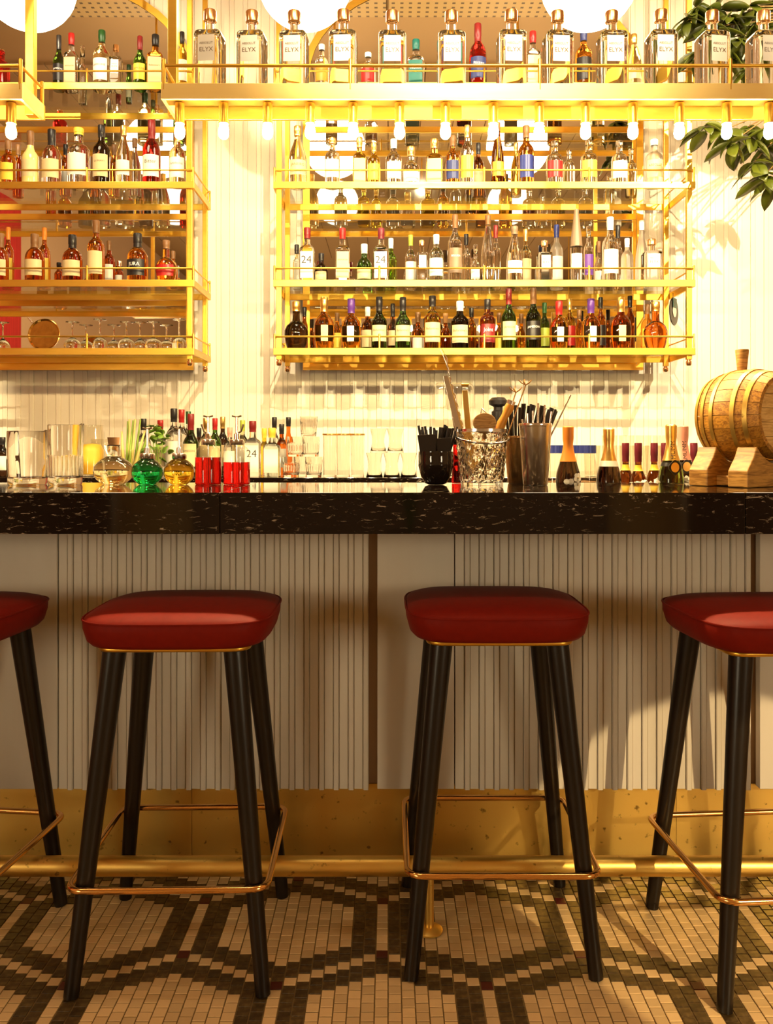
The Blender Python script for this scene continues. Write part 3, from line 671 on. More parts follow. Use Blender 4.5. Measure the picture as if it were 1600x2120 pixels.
# ------------------------------------------------------------------ bar counter
CF, CB, CZ = 2.05, 2.632, 1.0887
t = thing('bar_counter', (0, CF, 0), 'bar counter with black marble top above fluted beige front', 'bar counter')
def cx(px, d=2.37): return X(px, d)
seams = [-2.6, X(455, CF), X(1543, CF), 2.6]
for a, b in zip(seams, seams[1:]):
    MB().box(a + .0006, b - .0006, 0, CB - CF, CZ - .1007, CZ).build('stone_slab', MARBLE, t, bevel=.0015)
MB().box(-2.6, 2.6, 2.405 - CF, CB - CF - .03, .02, CZ - .101).build('carcass', PLASTER, t)
fw = (2.37 - CF)
pe = 30.6 * 2.37 / F
bA, bB = board_me(19.3 * 2.37 / F, .030, .747, FRONT), board_me(10.4 * 2.37 / F, .036, .749, FRONT)
for x0, x1 in ((120, 780), (942, 1572)):
    k = 0
    while x0 + (k + 1) * 30.6 <= x1 + 6:
        q = x0 + k * 30.6
        share('board', bA, t, (cx(q + 9.8), fw + .033, .240)); share('board', bB, t, (cx(q + 25.2), fw + .033, .238)); k += 1
for x0, x1 in ((-900, 118), (781, 940), (1573, 2500)):
    MB().box(cx(x0), cx(x1), fw, fw + .03, .240, .986).build('panel', FRONT, t, bevel=.002)
ks = [-2.6, X(-60, 2.40), X(397, 2.40), X(870, 2.40), X(1400, 2.40), 2.6]
for a, b in zip(ks, ks[1:]):
    MB().box(a + .0006, b - .0006, 2.40 - CF, 2.403 - CF, .005, .243).build('kick_plate', BRASSD, t)
# foot rail
t = thing('foot_rail', (0, 2.09, 0), 'brass foot rail running along the bar front', 'rail')
MB().lathe([(.024, -2.6), (.024, 2.6)], 24).build('pipe', BRASSD, t, smooth=40).rotation_euler = (0, PI / 2, 0)
t.children[0].location = (0, 0, .1635)
for x in (X(888, 2.09), -1.35, 1.5):
    MB().lathe([(.034, .004), (.034, .008), (.028, .012), (.012, .016), (.012, .142)], 20, (x, 0, 0)).build('support', BRASSD, t, smooth=40)

# ------------------------------------------------------------------ bar stools
def rrect(hx, hy, r, z, n=6):
    p = []
    for qx, qy, a0 in ((1, 1, 0), (-1, 1, PI / 2), (-1, -1, PI), (1, -1, 3 * PI / 2)):
        for i in range(n + 1):
            a = a0 + PI / 2 * i / n; p.append((qx * (hx - r) + r * math.cos(a), qy * (hy - r) + r * math.sin(a), z))
    return p
def stool(x, d, rz, label):
    t = thing('bar_stool', (x, d, 0), label, 'bar stool', 'red leather bar stools', rz)
    sh, hx, hy, n = .0, .217, .205, 4.2
    secs = [(.752, .185, .175, 4), (.754, .200, .188, 4.2), (.764, .209, .197, n), (.790, .216, .204, n), (.809, hx, hy, n), (.8125, hx * .985, hy * .985, n), (.8175, hx * .955, hy * .955, n), (.824, hx * .87, hy * .87, 4), (.829, hx * .70, hy * .70, 3.4), (.832, hx * .45, hy * .45, 2.8), (.833, hx * .15, hy * .15, 2)]
    s = MB().loft(secs, 64).build('seat', LEATHER, t, smooth=50)
    pts = []
    for j in range(64):
        a = 2 * PI * j / 64; ca, sa = math.cos(a), math.sin(a); pts.append((hx * math.copysign(abs(ca) ** (2 / n), ca), hy * math.copysign(abs(sa) ** (2 / n), sa), .811))
    MB().tube(pts, .0026, 6, True).build('piping', LEATHER, s, smooth=60)
    MB().tube(rrect(.165, .155, .03, .747), .0065, 8, True).build('seat_frame', BRASS, t, smooth=50)
    MB().box(-.16, .16, -.15, .15, .742, .754).build('seat_plate', LEGWOOD, t)
    for sx in (-1, 1):
        for sy in (-1, 1):
            a, b = Vector((sx * .135, sy * .130, .746)), Vector((sx * .208, sy * .203, .0045)); mb = MB()
            mb.tube([a, a.lerp(b, .5), b], .0265, 20, r1=.0165)
            mb.build('leg', LEGWOOD, t, smooth=50)
    zf = .238; q = .135 + (.208 - .135) * (1 - zf / .746) + .0215 + .0075
    MB().tube(rrect(q + .003, q - .002, .035, zf), .0075, 10, True).build('foot_ring', COPPERB, t, smooth=50)
    return t
COPPERB = mat('polished_copper', (.90, .50, .16), .16, 1.)
stool(-.487, 2.045, .02, 'red leather bar stool below the red syrup bottles')
stool(.258, 2.105, 0, 'red leather bar stool below the black straw bowl and ice bucket')
stool(.905, 2.01, .07, 'red leather bar stool below the oak barrel')
stool(-1.085, 2.03, -.10, 'red leather bar stool below the cut mixing glasses')

# ------------------------------------------------------------------ work counter behind the aisle, and what stands on it
WZ = 1.056
t = thing('work_counter', (0, 3.95, 0), 'black topped work counter under the bottle racks', 'counter')
MB().box(-2.7, 3.0, 0, RY1 - .05 - 3.95, WZ - .04, WZ).build('worktop', MARBLE, t, bevel=.002)
MB().box(-2.7, 3.0, .03, RY1 - .05 - 3.95, .0, WZ - .04).build('cabinet_front', SOLID['taupe'], t)
GW = 'bottles on the work counter'
WK = [
 (5, 905, 30, 'std', 'dark', 'black', 'whitel', None, 0, 'dark bottle at the end of the work counter'),
 (297, 867, 30, 'std', 'clear', 'black', 'whitel', None, 0, 'clear bottle with black cap behind the mint'),
 (332, 870, 30, 'std', 'clear', 'red', 'creaml', None, 1, 'clear bottle with red cap behind the mint'),
 (360, 846, 34, 'std', 'clear', 'black', 'whitel', None, 0, 'tall clear bottle with black cap and white label'),
 (376, 848, 30, 'std', 'clear', 'red', 'whitel', None, 1, 'tall clear bottle with red cap'),
 (390, 852, 26, 'std', 'clear', 'green', None, None, 2, 'tall clear bottle with green cap'),
 (395, 857, 33, 'jam', 'darkgreen', 'darkred', 'creaml', 'JAMESON', 0, 'green whiskey bottle with cream label on the work counter'),
 (412, 886, 20, 'std', 'dark', 'black', None, None, 3, 'short dark bottle with black cap'),
 (426, 866, 26, 'std', 'straw', 'gold', 'creaml', None, 1, 'pale bottle with gold cap behind the red syrup'),
 (445, 866, 26, 'std', 'green', 'red', 'creaml', None, 0, 'green bottle with red cap behind the red syrup'),
 (461, 863, 22, 'std', 'dark', 'gold', 'creaml', None, 1, 'dark bottle with gold and black cap'),
 (476, 885, 26, 'std', 'clear', 'pink', 'whitel', None, 0, 'clear bottle with pink cap'),
 (502, 870, 24, 'std', 'straw', 'olive', 'whitel', None, 1, 'pale bottle with yellow-green cap'),
 (523, 872, 33, 'gin', 'clear', 'darkred', 'whitel', '24', 0, 'clear square gin bottle with dark red cap on the work counter'),
 (547, 887, 18, 'std', 'yellow', 'yellow', None, None, 1, 'yellow bottle behind the square gin bottle'),
 (563, 886, 35, 'gin', 'bluish', 'yellow', 'whitel', None, 0, 'clear square gin bottle with yellow cap and white label'),
 (568, 864, 20, 'std', 'clear', 'black', None, None, 2, 'tall black-capped bottle behind the yellow-capped gin'),
 (583, 878, 22, 'std', 'deep', 'black', 'whitel', None, 1, 'brown bottle with black cap beside the stacked tumblers'),
 (597, 864, 18, 'taper', 'deep', 'black', None, None, 2, 'tall red-brown bottle behind the stacked tumblers'),
]
for (px, yt, w, kd, gl, cap, lab, txt, row, look) in WK:
    bottle(px, yt, w, kd, gl, cap, lab, txt, 4.10 + row * .13, WZ, look, GW, rz=random.uniform(-.1, .1), lz=(.16, .52) if kd != 'gin' else None)
# tumblers
def tumbler_me(h, r0, r1, flute=0, name='tumbler', m=None, waist=0):
    seg = 36 if flute else 28; rs = []
    prof = []
    for i in range(9):
        u = i / 8; r = r0 + (r1 - r0) * u - waist * math.sin(PI * u); prof.append((r, u * h))
    prof_in = [(r - .0028, max(z, .010)) for r, z in prof]
    def ring(r, z): return [((r + (flute * (1 if j % 2 else -1) if .15 * h < z < .8 * h else 0)) * math.cos(2 * PI * j / seg), (r + (flute * (1 if j % 2 else -1) if .15 * h < z < .8 * h else 0)) * math.sin(2 * PI * j / seg), z) for j in range(seg)]
    rs = [ring(.001, 0)] + [ring(r, z) for r, z in prof] + [ring(r, z) for r, z in reversed(prof_in)] + [ring(.001, .010)]
    ob = MB().rings(rs, True, False, False).build(name, m or GL['clear'], smooth=30); me = ob.data; bpy.data.objects.remove(ob); return me
def put(me, name, px, d, z, label, cat, group=None, rot=None, s=None):
    o = bpy.data.objects.new(name, me); COL.objects.link(o); o.location = (X(px, d), d, z)
    if rot: o.rotation_euler = rot
    if s: o.scale = s
    return tag(o, label, cat, group)
GT = 'drinking glasses on the work counter'
tm = tumbler_me(.096, .036, .043, .0012)
for i, px in enumerate((603, 628, 652)):
    put(tm, 'tumbler', (px - 2) if i else px, 4.05 + (.10 if i == 1 else 0), WZ, 'fluted tumbler in the bottom row of the stack, %s from bottles' % ORD[i], 'glass', GT)
put(tm, 'tumbler', 612, 4.075, WZ + .097, 'fluted tumbler stacked second in height beside the bottles', 'glass', GT)
put(tm, 'tumbler', 644, 4.075, WZ + .097, 'fluted tumbler in the stack under the topmost one', 'glass', GT)
put(tm, 'tumbler', 639, 4.075, WZ + .194, 'topmost fluted tumbler of the stack', 'glass', GT)
hb = tumbler_me(.205, .031, .034)
grim = MB().lathe([(.0345, -.004), (.0362, -.003), (.0362, .004), (.0335, .004), (.0335, -.003)], 28).build('rim', GOLD, smooth=40); gme = grim.data; bpy.data.objects.remove(grim)
for i, px in enumerate((683, 711, 740)):
    t = thing('highball_glass', (X(px, 4.05), 4.05, WZ), 'tall gold-rimmed glass, %s from the tumbler stack' % ORD[i], 'glass', GT); share('glass', hb, t); share('rim', gme, t, (0, 0, .203))
wa = tumbler_me(.115, .041, .041, 0, waist=.011)
for i, px in enumerate((775, 811, 846)): put(wa, 'waisted_glass', px, 4.05, WZ, 'waisted glass in the bottom row, %s from gold-rimmed glasses' % ORD[i], 'glass', GT)
for i, px in enumerate((783, 818)): put(wa, 'waisted_glass', px, 4.05, WZ + .116, 'waisted glass stacked on the row, %s from gold-rimmed glasses' % ORD[i], 'glass', GT)
rk = tumbler_me(.15, .034, .040, 0, m=TUMB)
for i, px in enumerate((1225, 1250, 1275, 1300, 1326, 1352, 1378, 1404, 1428)):
    put(rk, 'water_glass', px, 4.1 + (.09 if i % 2 else 0), WZ, 'plain glass behind the champagne, %s from the blue-lidded jars' % ORD[i], 'glass', GT)
for i, px in enumerate((1262, 1297, 1332, 1367, 1402)):
    put(rk, 'water_glass', px, 4.34, WZ, 'plain glass in the far row, %s from the blue-lidded jars' % ORD[i], 'glass', GT, s=(1, 1, 1.35))
# clear blender jug, muddler stand, jars at the left
t = thing('blender_jug', (X(937, 4.2), 4.2, WZ), 'clear square blender jug upturned behind the ice bucket', 'jug')
H = Z(796, 4.2) - WZ
mb = MB().loft([(0, .085, .085, 5), (.02, .088, .088, 5), (H * .7, .101, .101, 5), (H - .03, .104, .104, 5), (H - .006, .096, .096, 5), (H, .085, .085, 5)], 40); mb.build('jug', TUMB, t, smooth=40)
mb = MB().tube([(.09, 0, .05), (.15, 0, .07), (.155, 0, H * .55), (.10, 0, H * .62)], .010, 10); mb.build('handle', TUMB, t, smooth=50)
t = thing('pepper_mill', (X(1031, 4.1), 4.1, WZ), 'black and steel mill standing behind the wooden peeler', 'mill'); H = Z(823, 4.1) - WZ
MB().lathe([(.030, 0), (.032, .01), (.026, H * .3), (.026, H * .66)], 24).build('body', STEEL, t, smooth=40)
MB().lathe([(.030, H * .66), (.032, H * .68), (.032, H * .82), (.022, H * .84), (.022, H * .88), (.044, H * .91), (.046, H * .96), (.030, H)], 24).build('top', BLACKP, t, smooth=40)
YL = mat('citrus_peel', (.85, .50, .05), .5); GRN = mat('lime_peel', (.10, .20, .02), .5)
for i, (px, yt, w, col) in enumerate(((190, 880, 52, 'straw'), (215, 908, 60, 'clear'))):
    d = 4.1; h = Z(yt, d) - WZ; r = w / 2 * d / F
    t = thing('storage_jar', (X(px, d + i * .2), d + i * .2, WZ), ('tall clear jar of citrus slices behind the cut mixing glass', 'wide clear jar behind the clear globe decanter')[i], 'jar')
    mb = MB().lathe([(.001, 0), (r, 0), (r, h * .85), (r * .9, h * .9), (r * .92, h), (r * .86, h), (r * .84, h * .9), (r * .94, h * .84), (r * .94, .01), (.001, .01)], 28); mb.build('jar', TUMB, t, smooth=40)
    if i == 0: MB().lathe([(.001, .012), (r * .9, .012), (r * .92, h * .5), (r * .7, h * .62), (.001, h * .64)], 24).build('citrus', YL, t, smooth=60)
# ------------------------------------------------------------------ ice well behind the counter: champagne and maroon-capped bottles in ice
t = thing('ice_well', (0, 0, 0), 'steel ice well full of crushed ice behind the counter', 'ice well')
x0, x1, y0, y1 = .48, 1.24, 2.67, 3.16
mb = MB().box(x0, x1, y0, y1, .02, .955); mb.build('cabinet', STEEL, t)
MB().box(x0, x1, y0, y0 + .012, .955, 1.03).box(x0, x1, y1 - .012, y1, .955, 1.03).box(x0, x0 + .012, y0 + .012, y1 - .012, .955, 1.03).box(x1 - .012, x1, y0 + .012, y1 - .012, .955, 1.03).build('basin_wall', STEEL, t)
CH = [(1176, 885, 'dark', 'orange', 'black', None, 2.74, 'orange-foiled champagne bottle with white flowers'),
      (1260, 889, 'dark', 'gold', 'black', None, 2.74, 'gold-foiled dark champagne bottle with small neck band'),
      (1389, 882, 'champ', 'gold', 'whitel', 'MUMM', 2.74, 'green champagne bottle with gold foil in the ice'),
      (1413, 884, 'dark', 'pink', 'whitel', 'MUMM', 2.86, 'dark champagne bottle with pink foil in the ice')]
boxes = []
for px, yt, gl, cap, lab, txt, d, lb in CH:
    o = bottle(px, yt, 52, 'champ', gl, cap, None, None, d, .956, lb, 'champagne bottles in the ice', name='champagne_bottle', H=Z(yt, d) - .956); boxes.append((o.location.x, d, .048))
    H = Z(yt, d) - .956; R = 26 * d / F; pr = KIND['champ'][0]
    if txt:
        b = MB()
        rows = [[((prof_r(pr, z) * R + .0012) * math.sin(a), -(prof_r(pr, z) * R + .0012) * math.cos(a), z * H) for a in [PI * 2 * j / 24 for j in range(24)]] for z in (.58, .62)]
        bd = b.rings(rows, True, False, False).build('neck_band', SOLID['black'], o, smooth=50)
        sh = MB(); zc = .57 * H; rr = prof_r(pr, .57) * R + .006
        sh.rings([[(.019 * sx, -rr + dy, zc + .022 * sz) for sx, sz in [(math.cos(a) * (1 + .10 * math.cos(4 * a)), math.sin(a) * (1 + .10 * math.cos(4 * a))) for a in [2 * PI * j / 24 for j in range(24)]]] for dy in (.004, 0)])
        s1 = sh.build('shield', SOLID['black'], o); sh = MB()
        sh.rings([[(.013 * math.cos(2 * PI * j / 20), -rr - .0006 + dy, zc + .016 * math.sin(2 * PI * j / 20)) for j in range(20)] for dy in (.001, 0)]); sh.build('medallion', GOLD, s1)
        vs, fs, w_ = text_geo(txt); sc = .020; tmb = MB(); out = []
        for u, v in vs:                                             # the word runs up the foil
            zz = .75 * H + u * sc; q = max(prof_r(pr, zz / H), .36) * R * 1.06 + .0012; a = (-v * sc) / q
            out.append((q * math.sin(a), -q * math.cos(a), zz))
        tmb.add(out, fs); tmb.build('lettering', INK, [c for c in o.children if c.name.startswith('cap')][0])
    elif cap == 'orange':
        for fx, fz, fr in ((-.006, .40, .021), (.026, .47, .017), (.030, .36, .018), (-.026, .30, .016)):
            mb = MB()
            for k in range(5):
                a = 2 * PI * k / 5 + fx * 40; pts = []
                for j in range(8):
                    b = 2 * PI * j / 8; u, v = fr * (.55 * math.cos(a) + .48 * math.cos(b)), fr * (.55 * math.sin(a) + .48 * math.sin(b)); q = prof_r(pr, fz + v / H) * R + .0014 + .0004 * k
                    an = (fx + u) / q; pts.append((q * math.sin(an), -q * math.cos(an), fz * H + v))
                mb.add(pts, [tuple(range(8))])
            fl = mb.build('flower', WHITE, o); q = prof_r(pr, fz) * R + .004
            MB().lathe([(.0012 * 3, -.001), (.0012 * 3, .001)], 8, (q * math.sin(fx / q), -q * math.cos(fx / q), fz * H)).build('flower_centre', GOLD, fl)
    else:
        rows = [[((prof_r(pr, z) * R + .0015) * math.sin(a), -(prof_r(pr, z) * R + .0015) * math.cos(a), z * H) for a in [PI * 2 * j / 24 for j in range(24)]] for z in (.60, .66)]
        MB().rings(rows, True, False, False).build('neck_band', WHITE, o, smooth=50)
for i, px in enumerate((1295, 1321, 1354, 1376, 1436)):
    d = 3.02 if i % 2 == 0 else 2.94
    o = bottle(px, 917, 34, 'squat', 'brown', 'maroon', 'yellow', None, d, .956, 'maroon-capped brown bottle in the ice, %s from the gold-foiled bottle' % ORD[i], 'maroon-capped bottles in the ice', lz=(.62, .70), la=1.2, cap_from=.74); boxes.append((o.location.x, d, .036))
ICE = mat('crushed_ice', (.95, .88, .74), .25, 0, .25)
mb = MB(); ico = [Vector(v).normalized() for v in ((1, 1, 1), (-1, -1, 1), (-1, 1, -1), (1, -1, -1), (1.2, 0, 0), (-1.2, 0, 0), (0, 1.2, 0), (0, -1.2, 0), (0, 0, 1.2), (0, 0, -1.2))]
bmx = bmesh.new()
for v in ico: bmx.verts.new(v)
hull = bmesh.ops.convex_hull(bmx, input=bmx.verts); bmx.verts.index_update(); hv = [v.co.copy() for v in bmx.verts]; hf = [tuple(v.index for v in f.verts) for f in bmx.faces]; bmx.free()
cnt = 0
while cnt < 900:
    x, y = random.uniform(x0 + .03, x1 - .03), random.uniform(y0 + .028, y1 - .03)
    if any((x - a) ** 2 + (y - b) ** 2 < (c + .010) ** 2 for a, b, c in boxes): continue
    mound = 1.064 + .028 * math.exp(-((x - .95) / .14) ** 2) + .02 * math.exp(-((x - 1.12) / .05) ** 2) + random.uniform(-.02, .004) if y < 2.80 else 1.03 + random.uniform(-.03, .01)
    r = random.uniform(.008, .013); R = Matrix.Rotation(random.uniform(0, 6), 3, Vector((random.random(), random.random(), random.random() + .1)).normalized())
    mb.add([R @ v * r + Vector((x, y, mound)) for v in hv], hf); cnt += 1
mb.box(x0 + .012, x1 - .012, y0 + .012, y1 - .012, .9551, .957)
o = mb.build('crushed_ice', ICE); tag(o, 'mound of crushed white ice around the champagne bottles', 'ice', kind='stuff')

# ------------------------------------------------------------------ things on the counter
KD = 2.50
def decanter(px, w, ytop, gl, label, cork=False, liq=None):
    d = KD; r = w / 2 * d / F; h = Z(ytop, d) - CZ
    t = thing('globe_dispenser' if not cork else 'globe_decanter', (X(px, d), d, CZ + .0005), label, 'bottle', 'globe bottles on the counter')
    seg = 40; rs = []
    for z, q, fl in [(0, .50, 0), (.04, .62, .0), (.18, .86, .5), (.35, .98, 1), (.50, 1, 1), (.65, .95, 1), (.80, .78, .8), (.90, .58, .3), (.96, .42, 0), (1.0, .38, 0)]:
        rs.append([((r * q * (1 + .018 * fl * math.cos(20 * 2 * PI * j / seg))) * math.cos(2 * PI * j / seg), (r * q * (1 + .018 * fl * math.cos(20 * 2 * PI * j / seg))) * math.sin(2 * PI * j / seg), z * h) for j in range(seg)])
    MB().rings(rs).build('globe', GL[gl], t, smooth=40)
    if cork:
        MB().lathe([(r * .30, h), (r * .30, h + .030), (r * .34, h + .034)], 20).build('neck', GL['clear'], t, smooth=40)
        MB().lathe([(r * .26, h + .034), (r * .31, h + .056)], 16).build('cork', SOLID['cork'], t, smooth=40)
    else: pump(t, h, r * .46, Z(889, d) - CZ)
    return t
def pump(t, h, rc, top):
    MB().lathe([(rc, h - .002), (rc * 1.05, h), (rc * 1.05, h + .013), (rc * .9, h + .015)], 24).build('collar', STEEL, t, smooth=40)
    MB().lathe([(rc * .45, h + .015), (rc * .40, h + .03), (.0042, h + .034), (.0042, top)], 14).build('pump_stem', STEEL, t, smooth=40)
    MB().tube([(-.014, 0, top + .004), (0, 0, top), (.014, 0, top + .004)], .0026, 8).build('plunger', STEEL, t, smooth=40)
def syrup(px, w, ysh, yfill, gl, label, side):
    d = KD; r = w / 2 * d / F; h = Z(ysh, d) - CZ; hf = Z(yfill, d) - CZ
    t = thing('syrup_dispenser', (X(px, d), d, CZ + .0005), label, 'bottle', 'syrup pump bottles')
    MB().lathe([(r * .94, 0), (r * .99, .003), (r, .006), (r, hf)], 32).build('syrup', GL[gl], t, smooth=40)
    MB().lathe([(r, hf), (r, h * .70), (r * .95, h * .80), (r * .80, h * .90), (r * .55, h * .97), (r * .50, h)], 32, caps=False).build('glass', TUMB, t, smooth=40)
    pump(t, h, r * .52, Z(864, d) - CZ)
    zt = h + .015
    MB().tube([(side * .004, 0, zt + .018), (side * .012, 0, zt + .022), (side * .020, 0, zt + .044)], .0030, 8).build('spout', STEEL, t, smooth=40)
    MB().tube([(0, 0, h), (0, 0, hf + .002)], .0022, 8).build('dip_tube', STEEL, t)
decanter(235, 80, 945, 'straw', 'clear ribbed globe decanter with cork on the counter', True)
decanter(305, 64, 949, 'emerald', 'ribbed globe dispenser of green syrup on the counter')
decanter(371, 62, 949, 'yellow', 'ribbed globe dispenser of yellow syrup on the counter')
syrup(431, 54, 920, 947, 'redliq', 'pump bottle filled higher with dark red syrup', -1)
syrup(490, 55, 920, 957, 'red', 'pump bottle filled lower with bright red syrup', 1)
def mixing(px, w, yt, label, d=KD):
    r = w / 2 * d / F; h = Z(yt, d) - CZ; seg = 48; rs = []
    def ring(q, z, fl): return [((q + .0014 * fl * (1 if (j // 1) % 2 else -1)) * math.cos(2 * PI * j / seg) + 0, (q + .0014 * fl * (1 if j % 2 else -1)) * math.sin(2 * PI * j / seg), z) for j in range(seg)]
    rs = [ring(.001, 0, 0), ring(r * .92, 0, 0), ring(r * .97, .006, 0), ring(r * .97, h * .12, 0), ring(r * .98, h * .16, 1), ring(r * .99, h * .45, 1), ring(r, h * .5, 0), ring(r, h * .98, 0), ring(r * .99, h, 0), ring(r * .94, h, 0), ring(r * .92, h * .5, 0), ring(r * .88, h * .14, 0), ring(r * .6, h * .11, 0), ring(.001, h * .10, 0)]
    for ri in (7, 8, 9):                                           # pouring lip
        for j in (2, 3, 4, 5, 6): x, y, z = rs[ri][j]; rs[ri][j] = (x * 1.06, y * 1.06, z - .002 + .006 * abs(j - 4) / 2)
    o = MB().rings(rs, True, False, False).build('mixing_glass', GL['clear'], smooth=30); o.location = (X(px, d), d, CZ + .0005); o.rotation_euler = (0, 0, -.4); tag(o, label, 'glass', 'cut mixing glasses')
mixing(57, 80, 893, 'shorter cut-glass mixing beaker at the counter end')
mixing(135, 70, 880, 'taller cut-glass mixing beaker beside the globe decanter')
# lemongrass and mint in jars, standing behind the dispensers
STK = [mat('lemongrass_pale', (.62, .52, .16), .5), mat('lemongrass_green', (.25, .36, .05), .5)]
LEAFM = per_object(vary(mat('mint_leaf', (.10, .20, .02), .5), (1, 1, 1), 40, .5, (.28, .34, .05)), .7, 1.5)
dj = 3.99
t = thing('herb_jar', (X(267, dj), dj, WZ), 'clear jar holding lemongrass stalks behind the green dispenser', 'jar')
MB().lathe([(.001, 0), (.045, 0), (.048, .13), (.045, .13), (.042, .008), (.001, .008)], 24).build('jar', TUMB, t, smooth=40)
for i, (bx, tx, ty) in enumerate(((258, 252, 893), (262, 262, 872), (265, 268, 868), (268, 273, 870), (271, 280, 868), (274, 288, 868), (276, 300, 892), (279, 308, 886))):
    mb = MB(); a = Vector((X(bx, dj), dj + (i % 3 - 1) * .018, WZ + .012)); b = Vector((X(tx, dj), dj + (i % 2) * .02, Z(ty, dj)))
    mb.tube([a, a.lerp(b, .5), b], 0.012 if i in (0, 6, 7) else .008, 8, r1=.004)
    tag(mb.build('lemongrass_stalk', STK[i % 2], smooth=50), 'lemongrass stalk standing in the jar behind the green dispenser', 'stalk', 'lemongrass stalks')
leafme = None
def leaf_mesh(L, w, m, fold=.18, droop=.18):
    mb = MB(); n = 6; rows = []
    for i in range(n + 1):
        u = i / n; hw = w / 2 * (math.sin(PI * min(1, u * .92 + .06)) ** .75) if 0 < i < n else .0008
        zz = -droop * L * u * u
        rows.append([(-hw, L * u, zz + hw * fold), (0, L * u, zz), (hw, L * u, zz + hw * fold)])
    mb.rings(rows, False, False, False); o = mb.build('leaf', m, smooth=60)
    s = o.modifiers.new('solid', 'SOLIDIFY'); s.thickness = .0008
    dg = bpy.context.evaluated_depsgraph_get(); me = bpy.data.meshes.new_from_object(o.evaluated_get(dg)); bpy.data.objects.remove(o); return me
ml = leaf_mesh(.040, .026, LEAFM)
t = thing('mint_bunch', (X(331, 4.02), 3.99, WZ), 'bunch of fresh mint behind the yellow dispenser', 'herb')
mb = MB()
for k in range(7): mb.tube([(random.uniform(-.01, .01), 0, .002), (random.uniform(-.05, .05), random.uniform(-.02, .02), random.uniform(.14, .24))], .002, 5)
mb.build('stem', STK[1], t)
for k in range(46):
    share('leaf', ml, t, (random.gauss(0, .030), random.gauss(0, .014), random.uniform(.09, .25)), (random.uniform(-.7, .9), random.uniform(-.6, .6), random.uniform(0, 6.3)), (random.uniform(.8, 1.2),) * 3)

# black bowl with napkins and straws
d = KD - .02; zb = CZ + .0005
t = thing('black_bowl', (X(902, d), d, zb), 'black cut-glass bowl holding napkins and black straws', 'bowl')
r = 36 * d / F; h = Z(935, d) - CZ; seg = 32; rs = []
for q, z, fl in ((.001, 0, 0), (.42, 0, 0), (.62, .04, 0), (.86, .25, 0), (.98, .55, 1), (1, .62, 0), (.985, .7, 1), (1, .78, 0), (.985, .86, 1), (1, .93, 0), (1, 1, 0), (.94, 1, 0), (.90, .5, 0), (.7, .2, 0), (.001, .12, 0)):
    rs.append([((r * q + .0015 * fl * (1 if j % 2 else -1)) * math.cos(2 * PI * j / seg), (r * q + .0015 * fl * (1 if j % 2 else -1)) * math.sin(2 * PI * j / seg), z * h) for j in range(seg)])
MB().rings(rs, True, False, False).build('bowl', mat('black_cut_glass', (.012, .008, .006), .05, coat=.5), t, smooth=30)
NAP = mat('black_napkin', (.035, .022, .012), .8)
for i, (a, b, c, e, yy) in enumerate(((863, 902, 901, 960, -.022), (901, 933, 908, 962, -.012))):
    x0_, x1_ = X(a, d), X(b, d); o = MB()
    o.rings([[(x0_ - .0, d + yy - .016, Z(c, d)), (x1_, d + yy - .016, Z(c - 2, d)), (x1_ - .004, d + yy + .006, CZ + .045), (x0_ + .016, d + yy + .006, CZ + .045)], [(x0_, d + yy - .010, Z(c, d)), (x1_, d + yy - .010, Z(c - 2, d)), (x1_ - .004, d + yy + .012, CZ + .045), (x0_ + .016, d + yy + .012, CZ + .045)]])
    tag(o.build('paper_napkin', NAP, bevel=.001), ('larger black folded napkin in the black bowl', 'smaller black folded napkin beside it in the bowl')[i], 'napkin')
STR = mat('black_straw', (.018, .010, .006), .35)
for i in range(20):
    u = i / 19; tx = 868 + 80 * u + random.uniform(-3, 3); bx = 885 + 34 * u; ty = random.uniform(879, 892)
    if 883 < tx < 900 and i % 2: ty += 2
    mb = MB(); a = Vector((X(bx, d), d + random.uniform(.004, .018), CZ + .03)); b = Vector((X(tx, d), d + random.uniform(-.012, .04), Z(ty, d)))
    mb.tube([a, b], .0038, 8); tag(mb.build('black_straw', STR, smooth=50), 'short black drinking straw standing in the black bowl', 'straw', 'black straws in the bowl')
# red bottle behind
bottle(945, 908, 20, 'slim', 'red', 'black', None, None, 2.575, CZ, 'slim red bottle between the black bowl and ice bucket', None, name='red_bottle')
# crystal ice bucket with tools
d = KD; t = thing('ice_bucket', (X(997, d), d, zb), 'crystal ice bucket with swing handle full of bar tools', 'bucket')
r0, r1 = 44 * d / F, 53 * d / F; h = Z(893, d) - CZ; seg = 48
def bring(q, z, fl, ph=0): return [((q * (1 + .045 * fl * math.cos(12 * 2 * PI * j / seg + ph))) * math.cos(2 * PI * j / seg), (q * (1 + .045 * fl * math.cos(12 * 2 * PI * j / seg + ph))) * math.sin(2 * PI * j / seg), z) for j in range(seg)]
rs = [bring(.001, 0, 0), bring(r0, 0, 0), bring(r0, .008, 0)]
for k in range(13):
    u = k / 12; rs.append(bring(r0 + (r1 - r0) * u, .012 + (h - .030) * u, 1 if k % 2 else .2, PI * (k // 2 % 2)))
rs += [bring(r1 * .96, h - .008, 0), bring(r1 * .98, h, 0), bring(r1 * .92, h, 0), bring(r1 * .90, h * .6, 0), bring(r0 * .88, .016, 0), bring(.001, .014, 0)]
MB().rings(rs, True, False, False).build('crystal', GL['clear'], t)
MB().lathe([(r1 * .985, h - .004), (r1 * 1.01, h - .002), (r1 * 1.01, h + .006), (r1 * .94, h + .006), (r1 * .94, h - .002)], 36, caps=False).build('rim_band', STEEL, t, smooth=40)
MB().tube([((r1 + .004) * math.cos(a), (r1 + .008) * math.sin(a), h - .016 - .020 * math.sin(-a) - .004 * math.cos(a * 1)) for a in [PI + PI * j / 14 for j in range(15)]], .0035, 8).build('handle', STEEL, t, smooth=50)
